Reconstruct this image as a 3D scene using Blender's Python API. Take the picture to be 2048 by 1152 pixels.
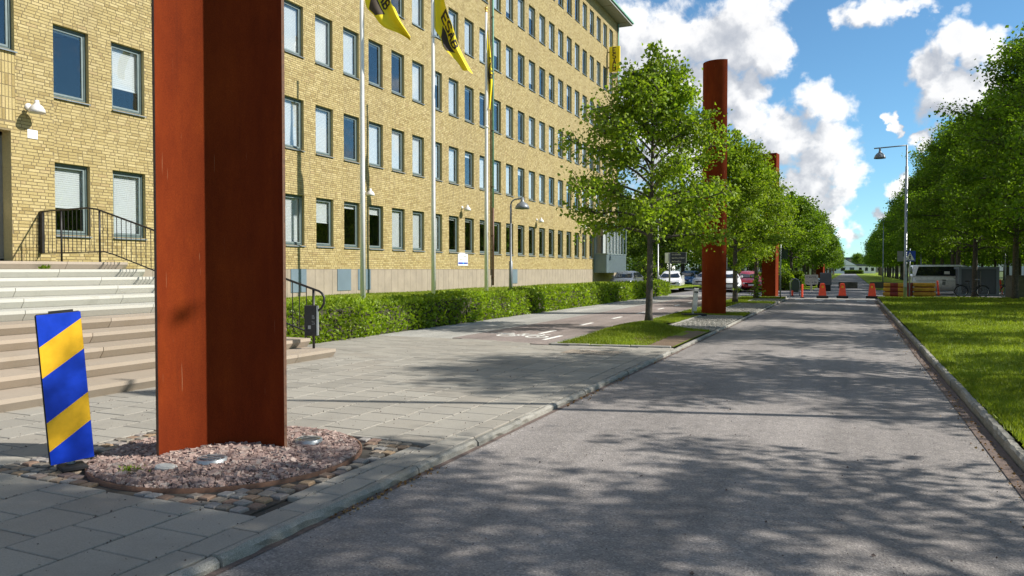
import bpy, bmesh, math, random
import numpy as np
from mathutils import Vector, Matrix, Euler
R = math.radians
for o in list(bpy.data.objects): bpy.data.objects.remove(o)
S = bpy.context.scene
C = S.collection
# ------------------------------------------------------------------ camera
cam_d = bpy.data.cameras.new('camera'); cam = bpy.data.objects.new('camera', cam_d); C.objects.link(cam)
cam.location = (0, 0, 1.6)
cam.rotation_euler = (R(90) - math.atan(37/1530), 0, math.atan(676/1530))
cam_d.sensor_width = 36; cam_d.lens = 36*1530/2048; cam_d.clip_start = .05; cam_d.clip_end = 4000
S.camera = cam
S.render.resolution_x = 1024; S.render.resolution_y = 576
# ------------------------------------------------------------------ sun and sky
SUN_PHI, SUN_EL = R(19), R(38)          # from +X towards +Y
sdir = Vector((math.cos(SUN_PHI)*math.cos(SUN_EL), math.sin(SUN_PHI)*math.cos(SUN_EL), math.sin(SUN_EL)))
sun_d = bpy.data.lights.new('sun', 'SUN'); sun = bpy.data.objects.new('sun', sun_d); C.objects.link(sun)
sun_d.energy = 5.0; sun_d.angle = R(.55); sun_d.color = (1, .945, .86)
sun.rotation_euler = sdir.to_track_quat('Z', 'Y').to_euler(); sun.location = (30, 10, 40)
S.view_settings.view_transform = 'Standard'; S.view_settings.look = 'None'
S.view_settings.exposure = .58; S.view_settings.gamma = 1; S.view_settings.use_curve_mapping = False
SKY_STRENGTH = .1

def nn(nt, t, ins=None, **kw):
    n = nt.nodes.new(t)
    for k, v in kw.items(): setattr(n, k, v)
    if ins:
        for k, v in ins.items():
            s = n.inputs[k]
            if isinstance(v, bpy.types.NodeSocket): nt.links.new(v, s)
            else: s.default_value = v
    return n
def mth(nt, op, a, b=None, c=None, clamp=False):
    n = nt.nodes.new('ShaderNodeMath'); n.operation = op; n.use_clamp = clamp
    for i, v in enumerate((a, b, c)):
        if v is None: continue
        if isinstance(v, bpy.types.NodeSocket): nt.links.new(v, n.inputs[i])
        else: n.inputs[i].default_value = v
    return n.outputs[0]
def vmth(nt, op, a, b=None, scale=None):
    n = nt.nodes.new('ShaderNodeVectorMath'); n.operation = op
    for i, v in enumerate((a, b)):
        if v is None: continue
        if isinstance(v, bpy.types.NodeSocket): nt.links.new(v, n.inputs[i])
        else: n.inputs[i].default_value = v
    if scale is not None:
        if isinstance(scale, bpy.types.NodeSocket): nt.links.new(scale, n.inputs['Scale'])
        else: n.inputs['Scale'].default_value = scale
    return n.outputs['Value'] if op in ('LENGTH', 'DOT_PRODUCT', 'DISTANCE') else n.outputs[0]
def mixc(nt, fac, a, b, bt='MIX'):
    n = nt.nodes.new('ShaderNodeMix'); n.data_type = 'RGBA'; n.blend_type = bt
    for i, v in ((0, fac), (6, a), (7, b)):
        if isinstance(v, bpy.types.NodeSocket): nt.links.new(v, n.inputs[i])
        else: n.inputs[i].default_value = v if i == 0 else (tuple(v) + (1,))[:4]
    return n.outputs[2]
def ramp(nt, fac, stops, interp='LINEAR'):
    n = nt.nodes.new('ShaderNodeValToRGB'); nt.links.new(fac, n.inputs[0])
    e = n.color_ramp.elements; n.color_ramp.interpolation = interp
    while len(e) < len(stops): e.new(.5)
    for i, (p, c) in enumerate(stops):
        e[i].position = p
        e[i].color = (c, c, c, 1) if isinstance(c, (int, float)) else (tuple(c) + (1,))[:4]
    return n.outputs[0]
def maprange(nt, v, a, b, c=0, d=1, smooth=False):
    n = nt.nodes.new('ShaderNodeMapRange'); n.clamp = True
    if smooth: n.interpolation_type = 'SMOOTHSTEP'
    nt.links.new(v, n.inputs[0])
    for i, x in enumerate((a, b, c, d)): n.inputs[1+i].default_value = x
    return n.outputs[0]

# cumulus banks: azimuth from +Y towards +X, elevation (degrees) and half sizes (degrees)
CLOUDS = [(-12.53, 16.05, 4.14, 2.75), (-8.28, 16.12, 4.34, 2.71), (-5.37, 14.89, 1.75, 1.95), (-13.98, 14.06, 3.45, 2.21), (-10.03, 13.18, 4.24, 1.82),
          (-7.24, 17.85, 2.92, 1.36), (-1.91, 11.21, 2.13, 1.67), (-4.53, 9.25, 3.0, 2.05), (-1.59, 8.23, 2.41, 2.36), (-0.47, 6.13, 1.33, 1.58),
          (-3.21, 5.73, 2.95, 1.47), (-6.9, 10.42, 1.88, 1.79), (-7.07, 12.32, 2.06, 1.26), (-0.25, 2.37, 1.07, 0.82), (-1.59, 3.36, 1.44, 0.87),
          (-1.91, 4.64, 1.93, 1.11), (6.09, 14.63, 1.74, 1.49), (7.75, 13.43, 1.63, 1.85), (4.52, 13.17, 1.51, 1.45), (5.95, 11.2, 1.97, 1.89),
          (8.29, 10.47, 1.61, 1.9), (1.24, 16.77, 2.3, 1.15), (3.79, 16.91, 1.76, 0.8), (2.61, 9.44, 0.39, 0.8), (3.2, 5.55, 1.01, 0.67),
          (2.09, 3.73, 0.91, 0.61), (4.52, 8.73, 1.1, 0.59), (-15.8, 17.22, 2.2, 1.85), (-17.28, 12.41, 2.96, 2.23), (-11.81, 8.69, 4.3, 2.93),
          (-13.61, 4.38, 4.35, 2.21), (11.78, 13.71, 2.23, 1.83), (12.51, 8.36, 2.19, 1.51), (-9.33, 1.41, 2.81, 0.91)]
def build_world():
    w = bpy.data.worlds.new('World'); S.world = w; w.use_nodes = True
    nt = w.node_tree; nt.nodes.clear()
    # density group
    gt = bpy.data.node_groups.new('CloudDensity', 'ShaderNodeTree')
    gt.interface.new_socket('Dir', in_out='INPUT', socket_type='NodeSocketVector')
    gt.interface.new_socket('Density', in_out='OUTPUT', socket_type='NodeSocketFloat')
    gi = gt.nodes.new('NodeGroupInput'); go = gt.nodes.new('NodeGroupOutput')
    d = gi.outputs[0]
    sx = nn(gt, 'ShaderNodeSeparateXYZ', {0: d})
    az = mth(gt, 'MULTIPLY', mth(gt, 'ARCTAN2', sx.outputs[0], sx.outputs[1]), 57.2958)
    el = mth(gt, 'MULTIPLY', mth(gt, 'ARCSINE', sx.outputs[2]), 57.2958)
    p = nn(gt, 'ShaderNodeCombineXYZ', {0: az, 1: el}).outputs[0]
    n1 = nn(gt, 'ShaderNodeTexNoise', {'Vector': p, 'Scale': .42, 'Detail': 8.0, 'Roughness': .58, 'Distortion': .25})
    n2 = nn(gt, 'ShaderNodeTexNoise', {'Vector': vmth(gt, 'ADD', p, (31.4, 17.2, 5)), 'Scale': .16, 'Detail': 3.0, 'Roughness': .5})
    n3 = nn(gt, 'ShaderNodeTexNoise', {'Vector': p, 'Scale': .11, 'Detail': 3.0, 'Roughness': .5})
    wn = nn(gt, 'ShaderNodeTexNoise', {'Vector': p, 'Scale': .55, 'Detail': 4.0, 'Roughness': .55})
    pw = vmth(gt, 'ADD', p, vmth(gt, 'MULTIPLY', vmth(gt, 'SUBTRACT', wn.outputs['Color'], (.5, .5, .5)), (3.6, 3.0, 0)))
    best = None
    for (a, e, ra, re) in CLOUDS:
        q = vmth(gt, 'MULTIPLY', vmth(gt, 'SUBTRACT', pw, (a, e, 0)), (1/ra, 1/re, 0))
        v = mth(gt, 'SUBTRACT', 1.0, vmth(gt, 'LENGTH', q))
        best = v if best is None else mth(gt, 'SMOOTH_MAX', best, v, .12)
    # broken cumulus out of view, its cover raised for neutral white fill light
    gen = mth(gt, 'MULTIPLY', mth(gt, 'SUBTRACT', n3.outputs[0], .525), 5.0)
    aza = mth(gt, 'ABSOLUTE', mth(gt, 'SUBTRACT', az, 0.0))
    outside = mth(gt, 'MAXIMUM', maprange(gt, aza, 18, 30), maprange(gt, el, 20, 27))
    gen = mth(gt, 'SUBTRACT', gen, mth(gt, 'MULTIPLY', mth(gt, 'SUBTRACT', 1.0, outside), 6.0))
    best = mth(gt, 'MAXIMUM', best, gen)
    best = mth(gt, 'MINIMUM', mth(gt, 'ADD', best, .10), .70)
    w1 = mth(gt, 'MULTIPLY', mth(gt, 'SUBTRACT', n1.outputs[0], .5), 1.9)
    w2 = mth(gt, 'MULTIPLY', mth(gt, 'SUBTRACT', n2.outputs[0], .5), .5)
    dens = mth(gt, 'ADD', mth(gt, 'ADD', best, w1), w2)
    gt.links.new(dens, go.inputs[0])
    tc = nn(nt, 'ShaderNodeTexCoord')
    dirv = tc.outputs['Generated']
    def dg(vec):
        n = nt.nodes.new('ShaderNodeGroup'); n.node_tree = gt; nt.links.new(vec, n.inputs[0]); return n.outputs[0]
    d0 = dg(dirv)
    # a second sample towards the sun side gives the self-shading of the billows
    d1 = dg(vmth(nt, 'NORMALIZE', vmth(nt, 'ADD', dirv, tuple(Vector((.022, .0, .026))))))
    cover = maprange(nt, d0, -.04, .52, 0, 1, True)
    lit = maprange(nt, mth(nt, 'SUBTRACT', d0, d1), -.42, .50, 0, 1)
    core = maprange(nt, d0, .2, 1.0, 1, .66)
    sh = mth(nt, 'MULTIPLY', lit, core)
    ccol = ramp(nt, sh, [(0, (.66, .70, .78)), (.28, (.80, .83, .89)), (.45, (.98, 1.0, 1.04)), (.62, (1.2, 1.2, 1.21)), (1, (1.45, 1.44, 1.42))])
    ccol = vmth(nt, 'SCALE', ccol, scale=.545/SKY_STRENGTH)
    sky = nn(nt, 'ShaderNodeTexSky'); sky.sky_type = 'NISHITA'; sky.sun_disc = False
    sky.sun_elevation = SUN_EL; sky.sun_rotation = math.atan2(sdir.x, sdir.y); sky.air_density = 1.0; sky.dust_density = .15; sky.ozone_density = 1.0; sky.altitude = 1500
    skyc = vmth(nt, 'MULTIPLY', sky.outputs[0], (.61, .91, 1.02))
    thin = mth(nt, 'MULTIPLY', cover, .97)
    col = mixc(nt, thin, skyc, ccol)
    bg = nn(nt, 'ShaderNodeBackground', {'Color': col, 'Strength': SKY_STRENGTH})
    out = nn(nt, 'ShaderNodeOutputWorld'); nt.links.new(bg.outputs[0], out.inputs[0])
    w.cycles.sampling_method = 'MANUAL'; w.cycles.sample_map_resolution = 512
build_world()

# ------------------------------------------------------------------ helpers
rnd = random.Random(7)
class MB:
    def __init__(s): s.v = []; s.f = []; s.m = []; s.sm = []
    def add(s, vs, fs, mi=0, sm=False):
        b = len(s.v); s.v += [tuple(q) for q in vs]
        for f in fs: s.f.append(tuple(i+b for i in f)); s.m.append(mi); s.sm.append(sm)
        return s
    def box(s, x0, x1, y0, y1, z0, z1, mi=0, bev=0):
        if bev:
            b = bev
            pts = []
            for z, k in ((z0, b), (z0+b, 0), (z1-b, 0), (z1, b)):
                pts += [(x0+k, y0+b, z), (x0+b, y0+k, z), (x1-b, y0+k, z), (x1-k, y0+b, z), (x1-k, y1-b, z), (x1-b, y1-k, z), (x0+b, y1-k, z), (x0+k, y1-b, z)]
            fs = [tuple(range(7, -1, -1)), tuple(range(24, 32))]
            for r in range(3):
                for i in range(8): fs.append((r*8+i, r*8+(i+1) % 8, (r+1)*8+(i+1) % 8, (r+1)*8+i))
            return s.add(pts, fs, mi)
        vs = [(x0, y0, z0), (x1, y0, z0), (x1, y1, z0), (x0, y1, z0), (x0, y0, z1), (x1, y0, z1), (x1, y1, z1), (x0, y1, z1)]
        return s.add(vs, [(3, 2, 1, 0), (4, 5, 6, 7), (0, 1, 5, 4), (1, 2, 6, 5), (2, 3, 7, 6), (3, 0, 4, 7)], mi)
    def quad(s, a, b, c, d, mi=0): return s.add([a, b, c, d], [(0, 1, 2, 3)], mi)
    def poly(s, pts, mi=0): return s.add(pts, [tuple(range(len(pts)))], mi)
    def prism(s, pts, off, mi=0, sm=False):
        n = len(pts); off = Vector(off)
        vs = [Vector(p) for p in pts]; vs += [p+off for p in vs]
        fs = [tuple(range(n-1, -1, -1)), tuple(range(n, 2*n))] + [(i, (i+1) % n, n+(i+1) % n, n+i) for i in range(n)]
        return s.add(vs, fs, mi, sm)
    def tube(s, pts, rad, n=8, mi=0, cap=True, sm=True):
        pts = [Vector(p) for p in pts]; k = len(pts)
        if not hasattr(rad, '__len__'): rad = [rad]*k
        vs = []; up = None
        for i, p in enumerate(pts):
            t = (pts[min(i+1, k-1)]-pts[max(i-1, 0)]).normalized()
            if up is None or abs(up.dot(t)) > .98:
                up = Vector((0, 0, 1)) if abs(t.z) < .9 else Vector((1, 0, 0))
            a = t.cross(up).normalized(); b = a.cross(t).normalized(); up = b
            for j in range(n):
                q = 2*math.pi*j/n
                vs.append(p + (a*math.cos(q)+b*math.sin(q))*rad[i])
        fs = [(i*n+j, i*n+(j+1) % n, (i+1)*n+(j+1) % n, (i+1)*n+j) for i in range(k-1) for j in range(n)]
        s.add(vs, fs, mi, sm)
        if cap:
            b = len(s.v)-len(vs)
            s.f.append(tuple(b+j for j in range(n-1, -1, -1))); s.m.append(mi); s.sm.append(False)
            s.f.append(tuple(b+(k-1)*n+j for j in range(n))); s.m.append(mi); s.sm.append(False)
        return s
    def lathe(s, prof, c=(0, 0, 0), n=16, mi=0, sm=True, axis='Z', close=False):
        vs = []
        for r, z in prof:
            for j in range(n):
                q = 2*math.pi*j/n
                x, y = r*math.cos(q), r*math.sin(q)
                v = (x, y, z) if axis == 'Z' else ((z, x, y) if axis == 'X' else (y, z, x))
                vs.append((c[0]+v[0], c[1]+v[1], c[2]+v[2]))
        k = len(prof)
        fs = [(i*n+j, i*n+(j+1) % n, (i+1)*n+(j+1) % n, (i+1)*n+j) for i in range(k-1) for j in range(n)]
        if close: fs += [((k-1)*n+j, (k-1)*n+(j+1) % n, (j+1) % n, j) for j in range(n)]
        return s.add(vs, fs, mi, sm)
    def mesh(s, name):
        me = bpy.data.meshes.new(name); me.from_pydata(s.v, [], s.f)
        me.polygons.foreach_set('material_index', s.m); me.polygons.foreach_set('use_smooth', s.sm)
        me.update(); return me
    def build(s, name, mats, parent=None, loc=(0, 0, 0), rot=(0, 0, 0)):
        me = s.mesh(name)
        for m in (mats if isinstance(mats, (list, tuple)) else [mats]): me.materials.append(m)
        return obj(name, me, parent, loc, rot)
def obj(name, me, parent=None, loc=(0, 0, 0), rot=(0, 0, 0)):
    o = bpy.data.objects.new(name, me); C.objects.link(o); o.location = loc; o.rotation_euler = rot
    if parent is not None: o.parent = parent
    return o
def tag(o, label=None, cat=None, group=None, kind=None):
    if label: o['label'] = label
    if cat: o['category'] = cat
    if group: o['group'] = group
    if kind: o['kind'] = kind
    return o
def empty(name, loc, rz=0, label=None, cat=None, group=None):
    o = bpy.data.objects.new(name, None); C.objects.link(o); o.location = loc; o.rotation_euler = (0, 0, rz)
    return tag(o, label, cat, group)
KIDS = {}
def copy_tree(o, parent=None):
    c = o.copy(); C.objects.link(c); c.parent = parent
    for ch in list(o.children): copy_tree(ch, c)
    return c
def npmesh(name, V, F, mats, mi=None, smooth=False):
    """V (n,3), F (m,k) arrays"""
    V = np.asarray(V, dtype=np.float32); F = np.asarray(F, dtype=np.int32)
    me = bpy.data.meshes.new(name); k = F.shape[1]
    me.vertices.add(len(V)); me.vertices.foreach_set('co', V.ravel())
    me.loops.add(F.size); me.loops.foreach_set('vertex_index', F.ravel())
    me.polygons.add(len(F)); me.polygons.foreach_set('loop_start', np.arange(0, F.size, k, dtype=np.int32))
    try: me.polygons.foreach_set('loop_total', np.full(len(F), k, dtype=np.int32))
    except Exception: pass
    if mi is not None: me.polygons.foreach_set('material_index', np.asarray(mi, dtype=np.int32))
    me.polygons.foreach_set('use_smooth', np.full(len(F), smooth))
    me.update(calc_edges=True); me.validate()
    for m in (mats if isinstance(mats, (list, tuple)) else [mats]): me.materials.append(m)
    return me
_bm = {}
def unit_box_mesh(name, sx, sy, sz, mats, bev=.004, bottom=False):
    key = (name, round(sx, 4), round(sy, 4), round(sz, 4))
    if key not in _bm:
        m = MB(); m.box(-sx/2, sx/2, -sy/2, sy/2, -sz, 0, 0, bev)
        me = m.mesh(name)
        for q in (mats if isinstance(mats, (list, tuple)) else [mats]): me.materials.append(q)
        _bm[key] = me
    return _bm[key]

# ------------------------------------------------------------------ materials
M = {}
def newmat(name):
    m = bpy.data.materials.new(name); m.use_nodes = True
    nt = m.node_tree; b = nt.nodes['Principled BSDF']; M[name] = m
    return m, nt, b
def wpos(nt): return nn(nt, 'ShaderNodeNewGeometry').outputs['Position']
def plain(name, col, rough=.5, metal=0, spec=.5, var=.12, vscale=6, bump=0, bscale=60, coat=0):
    m, nt, b = newmat(name)
    p = wpos(nt)
    n = nn(nt, 'ShaderNodeTexNoise', {'Vector': p, 'Scale': vscale, 'Detail': 5.0, 'Roughness': .6}).outputs[0]
    f = maprange(nt, n, .3, .7, 1-var, 1+var)
    rgb = nn(nt, 'ShaderNodeRGB'); rgb.outputs[0].default_value = (*col, 1)
    c = vmth(nt, 'SCALE', rgb.outputs[0], scale=f)
    nt.links.new(c, b.inputs['Base Color'])
    nt.links.new(maprange(nt, n, .3, .7, max(0, rough-.08), min(1, rough+.08)), b.inputs['Roughness'])
    b.inputs['Metallic'].default_value = metal; b.inputs['Specular IOR Level'].default_value = spec; b.inputs['Coat Weight'].default_value = coat
    if bump:
        n2 = nn(nt, 'ShaderNodeTexNoise', {'Vector': p, 'Scale': bscale, 'Detail': 4.0}).outputs[0]
        bp = nn(nt, 'ShaderNodeBump', {'Strength': bump, 'Distance': .01, 'Height': n2})
        nt.links.new(bp.outputs[0], b.inputs['Normal'])
    return m
def isl_random(nt):
    a = nn(nt, 'ShaderNodeNewGeometry').outputs['Random Per Island']
    o = nn(nt, 'ShaderNodeObjectInfo').outputs['Random']
    return mth(nt, 'FRACT', mth(nt, 'ADD', a, mth(nt, 'MULTIPLY', o, 7.31)))
def pieces(name, stops, rough=.8, nscale=40, namp=.25, bump=.3, bscale=120, stain=None, spec=.4):
    """one colour per loose piece (brick, slab, stone), with grain on top"""
    m, nt, b = newmat(name); p = wpos(nt)
    r = isl_random(nt)
    c = ramp(nt, r, stops)
    n = nn(nt, 'ShaderNodeTexNoise', {'Vector': p, 'Scale': nscale, 'Detail': 6.0, 'Roughness': .65}).outputs[0]
    c = vmth(nt, 'SCALE', c, scale=maprange(nt, n, .25, .75, 1-namp, 1+namp))
    if stain:
        col, sc, lo, hi, amt = stain
        n3 = nn(nt, 'ShaderNodeTexNoise', {'Vector': vmth(nt, 'MULTIPLY', p, (1, 1, .3 if name == 'yellow_brick' else 1)), 'Scale': sc, 'Detail': 6.0, 'Roughness': .7}).outputs[0]
        c = mixc(nt, maprange(nt, n3, lo, hi, 0, amt), c, col)
        if name == 'yellow_brick':       # rain runs down the wall
            n4 = nn(nt, 'ShaderNodeTexNoise', {'Vector': vmth(nt, 'MULTIPLY', p, (1, 5.5, .22)), 'Scale': 1.0, 'Detail': 4.0, 'Roughness': .6}).outputs[0]
            c = mixc(nt, maprange(nt, n4, .54, .74, 0, .38), c, (.235, .185, .105))
    nt.links.new(c, b.inputs['Base Color']); b.inputs['Roughness'].default_value = rough; b.inputs['Specular IOR Level'].default_value = spec
    n2 = nn(nt, 'ShaderNodeTexNoise', {'Vector': p, 'Scale': bscale, 'Detail': 3.0}).outputs[0]
    bp = nn(nt, 'ShaderNodeBump', {'Strength': bump, 'Distance': .006, 'Height': n2})
    nt.links.new(bp.outputs[0], b.inputs['Normal'])
    return m
pieces('yellow_brick', [(0, (.285, .212, .082)), (.12, (.345, .265, .108)), (.35, (.385, .303, .13)), (.7, (.42, .335, .15)), (.93, (.475, .385, .188)), (1, (.35, .255, .115))], .85, 30, .2, .5, 90, ((.27, .21, .11), .6, .48, .75, .45))
plain('mortar', (.19, .15, .08), .95, var=.2, vscale=3)
pieces('paving_concrete', [(0, (.25, .235, .202)), (.3, (.28, .263, .227)), (.7, (.305, .287, .247)), (1, (.27, .248, .21))], .9, 90, .2, .35, 260, ((.17, .16, .14), 1.3, .5, .8, .6))
plain('joint_sand', (.05, .045, .037), 1, var=.3, vscale=30)
pieces('granite_grey', [(0, (.20, .195, .172)), (.5, (.25, .24, .21)), (1, (.30, .285, .25))], .8, 150, .6, .6, 160, ((.11, .10, .075), 3.0, .5, .72, .6))
pieces('granite_white', [(0, (.41, .405, .36)), (.5, (.455, .45, .40)), (1, (.50, .49, .44))], .75, 160, .3, .4, 220, ((.30, .29, .24), 2.2, .56, .75, .6))
pieces('granite_pink', [(0, (.31, .258, .20)), (.5, (.345, .29, .23)), (1, (.37, .30, .23))], .75, 160, .28, .4, 220, ((.30, .24, .17), 1.6, .5, .75, .6))
pieces('cobble_stone', [(0, (.16, .14, .115)), (.25, (.22, .195, .16)), (.45, (.25, .24, .225)), (.62, (.20, .13, .10)), (.8, (.27, .19, .115)), (1, (.34, .335, .32))], .8, 60, .3, .5, 130)
pieces('gravel_stone', [(0, (.16, .105, .09)), (.3, (.24, .165, .145)), (.6, (.31, .225, .195)), (.85, (.37, .29, .25)), (1, (.22, .19, .175))], .85, 60, .25, .4, 200)
plain('gravel_soil', (.13, .095, .08), 1, var=.35, vscale=25, bump=.6, bscale=80)
def m_asphalt(name, base, pink, dark, k=1.0):
    m, nt, b = newmat(name); p = wpos(nt)
    v = nn(nt, 'ShaderNodeTexVoronoi', {'Vector': p, 'Scale': 95.0}); v.feature = 'F1'
    g = ramp(nt, v.outputs['Color'], [(0, dark), (.35, base), (.7, pink), (1, tuple(min(1, q*1.5) for q in pink))])
    big = nn(nt, 'ShaderNodeTexNoise', {'Vector': p, 'Scale': .45, 'Detail': 6.0, 'Roughness': .6}).outputs[0]
    mid = nn(nt, 'ShaderNodeTexNoise', {'Vector': p, 'Scale': 9.0, 'Detail': 5.0, 'Roughness': .7}).outputs[0]
    trk = nn(nt, 'ShaderNodeTexNoise', {'Vector': vmth(nt, 'MULTIPLY', p, (1.6, .05, 1)), 'Scale': 1.0, 'Detail': 3.0, 'Roughness': .6}).outputs[0]
    f = mth(nt, 'MULTIPLY', maprange(nt, big, .3, .7, .80, 1.16), maprange(nt, mid, .25, .75, .82, 1.18))
    f = mth(nt, 'MULTIPLY', f, maprange(nt, trk, .32, .68, .82, 1.15))
    c = vmth(nt, 'SCALE', g, scale=f)
    nt.links.new(c, b.inputs['Base Color']); b.inputs['Roughness'].default_value = .85; b.inputs['Specular IOR Level'].default_value = .35
    h = mth(nt, 'SUBTRACT', 1.0, mth(nt, 'MULTIPLY', v.outputs['Distance'], 30.0))
    bp = nn(nt, 'ShaderNodeBump', {'Strength': .6, 'Distance': .006, 'Height': v.outputs['Distance']})
    nt.links.new(bp.outputs[0], b.inputs['Normal'])
    return m
m_asphalt('asphalt', (.205, .188, .178), (.245, .224, .208), (.125, .115, .112))
m_asphalt('asphalt_far', (.17, .165, .17), (.21, .205, .205), (.11, .108, .115))
m_asphalt('cycle_asphalt', (.205, .17, .155), (.255, .212, .192), (.15, .125, .118))
m_asphalt('footpath_asphalt', (.30, .295, .27), (.355, .345, .315), (.22, .215, .20))
plain('road_paint', (.72, .72, .68), .7, var=.2, vscale=14, bump=.3, bscale=150)
def m_grass(name, a, b_, c_, soil=None):
    m, nt, b = newmat(name); p = wpos(nt)
    n = nn(nt, 'ShaderNodeTexNoise', {'Vector': p, 'Scale': 1.1, 'Detail': 7.0, 'Roughness': .65}).outputs[0]
    n2 = nn(nt, 'ShaderNodeTexNoise', {'Vector': p, 'Scale': 45.0, 'Detail': 4.0, 'Roughness': .7}).outputs[0]
    c = ramp(nt, n, [(.3, a), (.5, b_), (.72, c_)])
    c = vmth(nt, 'SCALE', c, scale=maprange(nt, n2, .25, .75, .55, 1.45))
    nt.links.new(c, b.inputs['Base Color']); b.inputs['Roughness'].default_value = .9; b.inputs['Specular IOR Level'].default_value = .2
    bp = nn(nt, 'ShaderNodeBump', {'Strength': .8, 'Distance': .03, 'Height': n2}); nt.links.new(bp.outputs[0], b.inputs['Normal'])
    return m
m_grass('grass', (.13, .195, .010), (.175, .24, .013), (.225, .28, .03))
m_grass('terrain', (.05, .085, .02), (.07, .10, .025), (.10, .11, .04))
m_grass('bare_soil', (.14, .10, .07), (.18, .13, .09), (.20, .16, .11))
def m_leaf(name, cols, trans=.4, gloss=.022, rough=.5):
    m, nt, b = newmat(name); nt.nodes.remove(b)
    r = isl_random(nt); c = ramp(nt, r, cols)
    n = nn(nt, 'ShaderNodeTexNoise', {'Vector': wpos(nt), 'Scale': .9, 'Detail': 2.0}).outputs[0]
    c = vmth(nt, 'SCALE', c, scale=maprange(nt, n, .3, .7, .68, 1.3))
    df = nn(nt, 'ShaderNodeBsdfDiffuse', {'Color': c})
    tr = nn(nt, 'ShaderNodeBsdfTranslucent', {'Color': vmth(nt, 'MULTIPLY', c, (1.25, 1.3, .6))})
    gl = nn(nt, 'ShaderNodeBsdfGlossy', {'Color': (.9, 1, .8, 1), 'Roughness': rough})
    m1 = nn(nt, 'ShaderNodeMixShader', {0: trans, 1: df.outputs[0], 2: tr.outputs[0]})
    m2 = nn(nt, 'ShaderNodeMixShader', {0: gloss, 1: m1.outputs[0], 2: gl.outputs[0]})
    nt.links.new(m2.outputs[0], nt.nodes['Material Output'].inputs[0])
    return m
m_leaf('lime_leaf', [(0, (.13, .21, .012)), (.4, (.19, .285, .016)), (.8, (.25, .345, .024)), (1, (.33, .41, .05))], .48)
m_leaf('lime_leaf_dark', [(0, (.08, .15, .007)), (.5, (.125, .215, .010)), (1, (.185, .285, .018))], .5)
m_leaf('hedge_leaf', [(0, (.14, .22, .010)), (.5, (.205, .30, .014)), (1, (.29, .39, .03))], .42, .03)
m_leaf('shrub_leaf', [(0, (.07, .12, .008)), (.5, (.105, .165, .012)), (1, (.15, .21, .02))], .4)
m_leaf('grass_blade', [(0, (.135, .185, .010)), (.5, (.19, .245, .016)), (1, (.27, .31, .04))], .4, .02)
plain('twig_shade', (.05, .045, .028), 1, var=.4, vscale=20)  # dark twig brown that paints the shade inside hedges and bushes
plain('bark', (.085, .072, .058), .95, var=.45, vscale=14, bump=.9, bscale=45)
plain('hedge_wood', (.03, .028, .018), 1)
def m_corten(name):
    m, nt, b = newmat(name); p = wpos(nt)
    n = nn(nt, 'ShaderNodeTexNoise', {'Vector': vmth(nt, 'MULTIPLY', p, (1, 1, .35)), 'Scale': 3.0, 'Detail': 8.0, 'Roughness': .68}).outputs[0]
    n2 = nn(nt, 'ShaderNodeTexNoise', {'Vector': p, 'Scale': 120.0, 'Detail': 4.0, 'Roughness': .7}).outputs[0]
    c = ramp(nt, n, [(.25, (.105, .0145, .003)), (.5, (.155, .023, .004)), (.75, (.205, .034, .005))])
    c = vmth(nt, 'SCALE', c, scale=maprange(nt, n2, .25, .75, .72, 1.28))
    st = nn(nt, 'ShaderNodeTexNoise', {'Vector': vmth(nt, 'MULTIPLY', p, (26, 26, .9)), 'Scale': 1.0, 'Detail': 3.0}).outputs[0]
    c = mixc(nt, maprange(nt, st, .56, .75, 0, .22), c, (.075, .014, .005))
    sp = nn(nt, 'ShaderNodeTexNoise', {'Vector': vmth(nt, 'MULTIPLY', p, (60, 60, 2.2)), 'Scale': 1.0, 'Detail': 2.0}).outputs[0]
    c = mixc(nt, maprange(nt, sp, .735, .76, 0, .35), c, (.40, .22, .12))
    nt.links.new(c, b.inputs['Base Color']); b.inputs['Roughness'].default_value = .9; b.inputs['Specular IOR Level'].default_value = .12
    bp = nn(nt, 'ShaderNodeBump', {'Strength': .35, 'Distance': .004, 'Height': n2}); nt.links.new(bp.outputs[0], b.inputs['Normal'])
    return m
m_corten('corten_steel')
plain('rust_edge', (.12, .06, .035), .8, var=.4, vscale=30)
plain('plinth_concrete', (.295, .25, .195), .9, var=.13, vscale=2.2, bump=.4, bscale=70)
plain('frame_green', (.085, .125, .125), .42, var=.08)
plain('frame_light', (.17, .215, .215), .4, var=.08)
plain('sill_metal', (.19, .23, .26), .4, .3, var=.08)
plain('hatch_blue', (.135, .185, .225), .45, var=.07, vscale=2)
plain('black_iron', (.022, .020, .020), .45, .2, var=.2)
plain('white_paint', (.74, .74, .74), .35, var=.05, vscale=3)
plain('blind_white', (.58, .59, .60), .8, var=.05, vscale=1.5)
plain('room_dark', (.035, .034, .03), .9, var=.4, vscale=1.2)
plain('door_metal', (.30, .31, .31), .35, .6, var=.06)
plain('lamp_grey', (.18, .20, .215), .4, .2, var=.08)
plain('lamp_white', (.66, .64, .62), .45, var=.06)
plain('galvanised', (.36, .38, .39), .4, .55, var=.12, vscale=9)
plain('copper_green', (.17, .36, .27), .7, var=.2, vscale=4)
plain('copper_brown', (.12, .065, .045), .55, .3, var=.25, vscale=4)
plain('eave_grey', (.30, .295, .27), .7, var=.1, vscale=2)
plain('flag_yellow', (.80, .62, .006), .75, var=.05, vscale=2)
plain('flag_black', (.045, .028, .014), .75, var=.1)
plain('gold', (.6, .36, .08), .3, .8)
plain('sign_blue', (.006, .045, .42), .4, var=.04)
plain('sign_yellow', (.72, .40, .008), .45, var=.16, vscale=9)
plain('marker_blue', (.002, .038, .46), .36, var=.2, vscale=9)
plain('sign_navy', (.012, .018, .045), .45, var=.1)
plain('sign_grey', (.20, .21, .22), .5)
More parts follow.
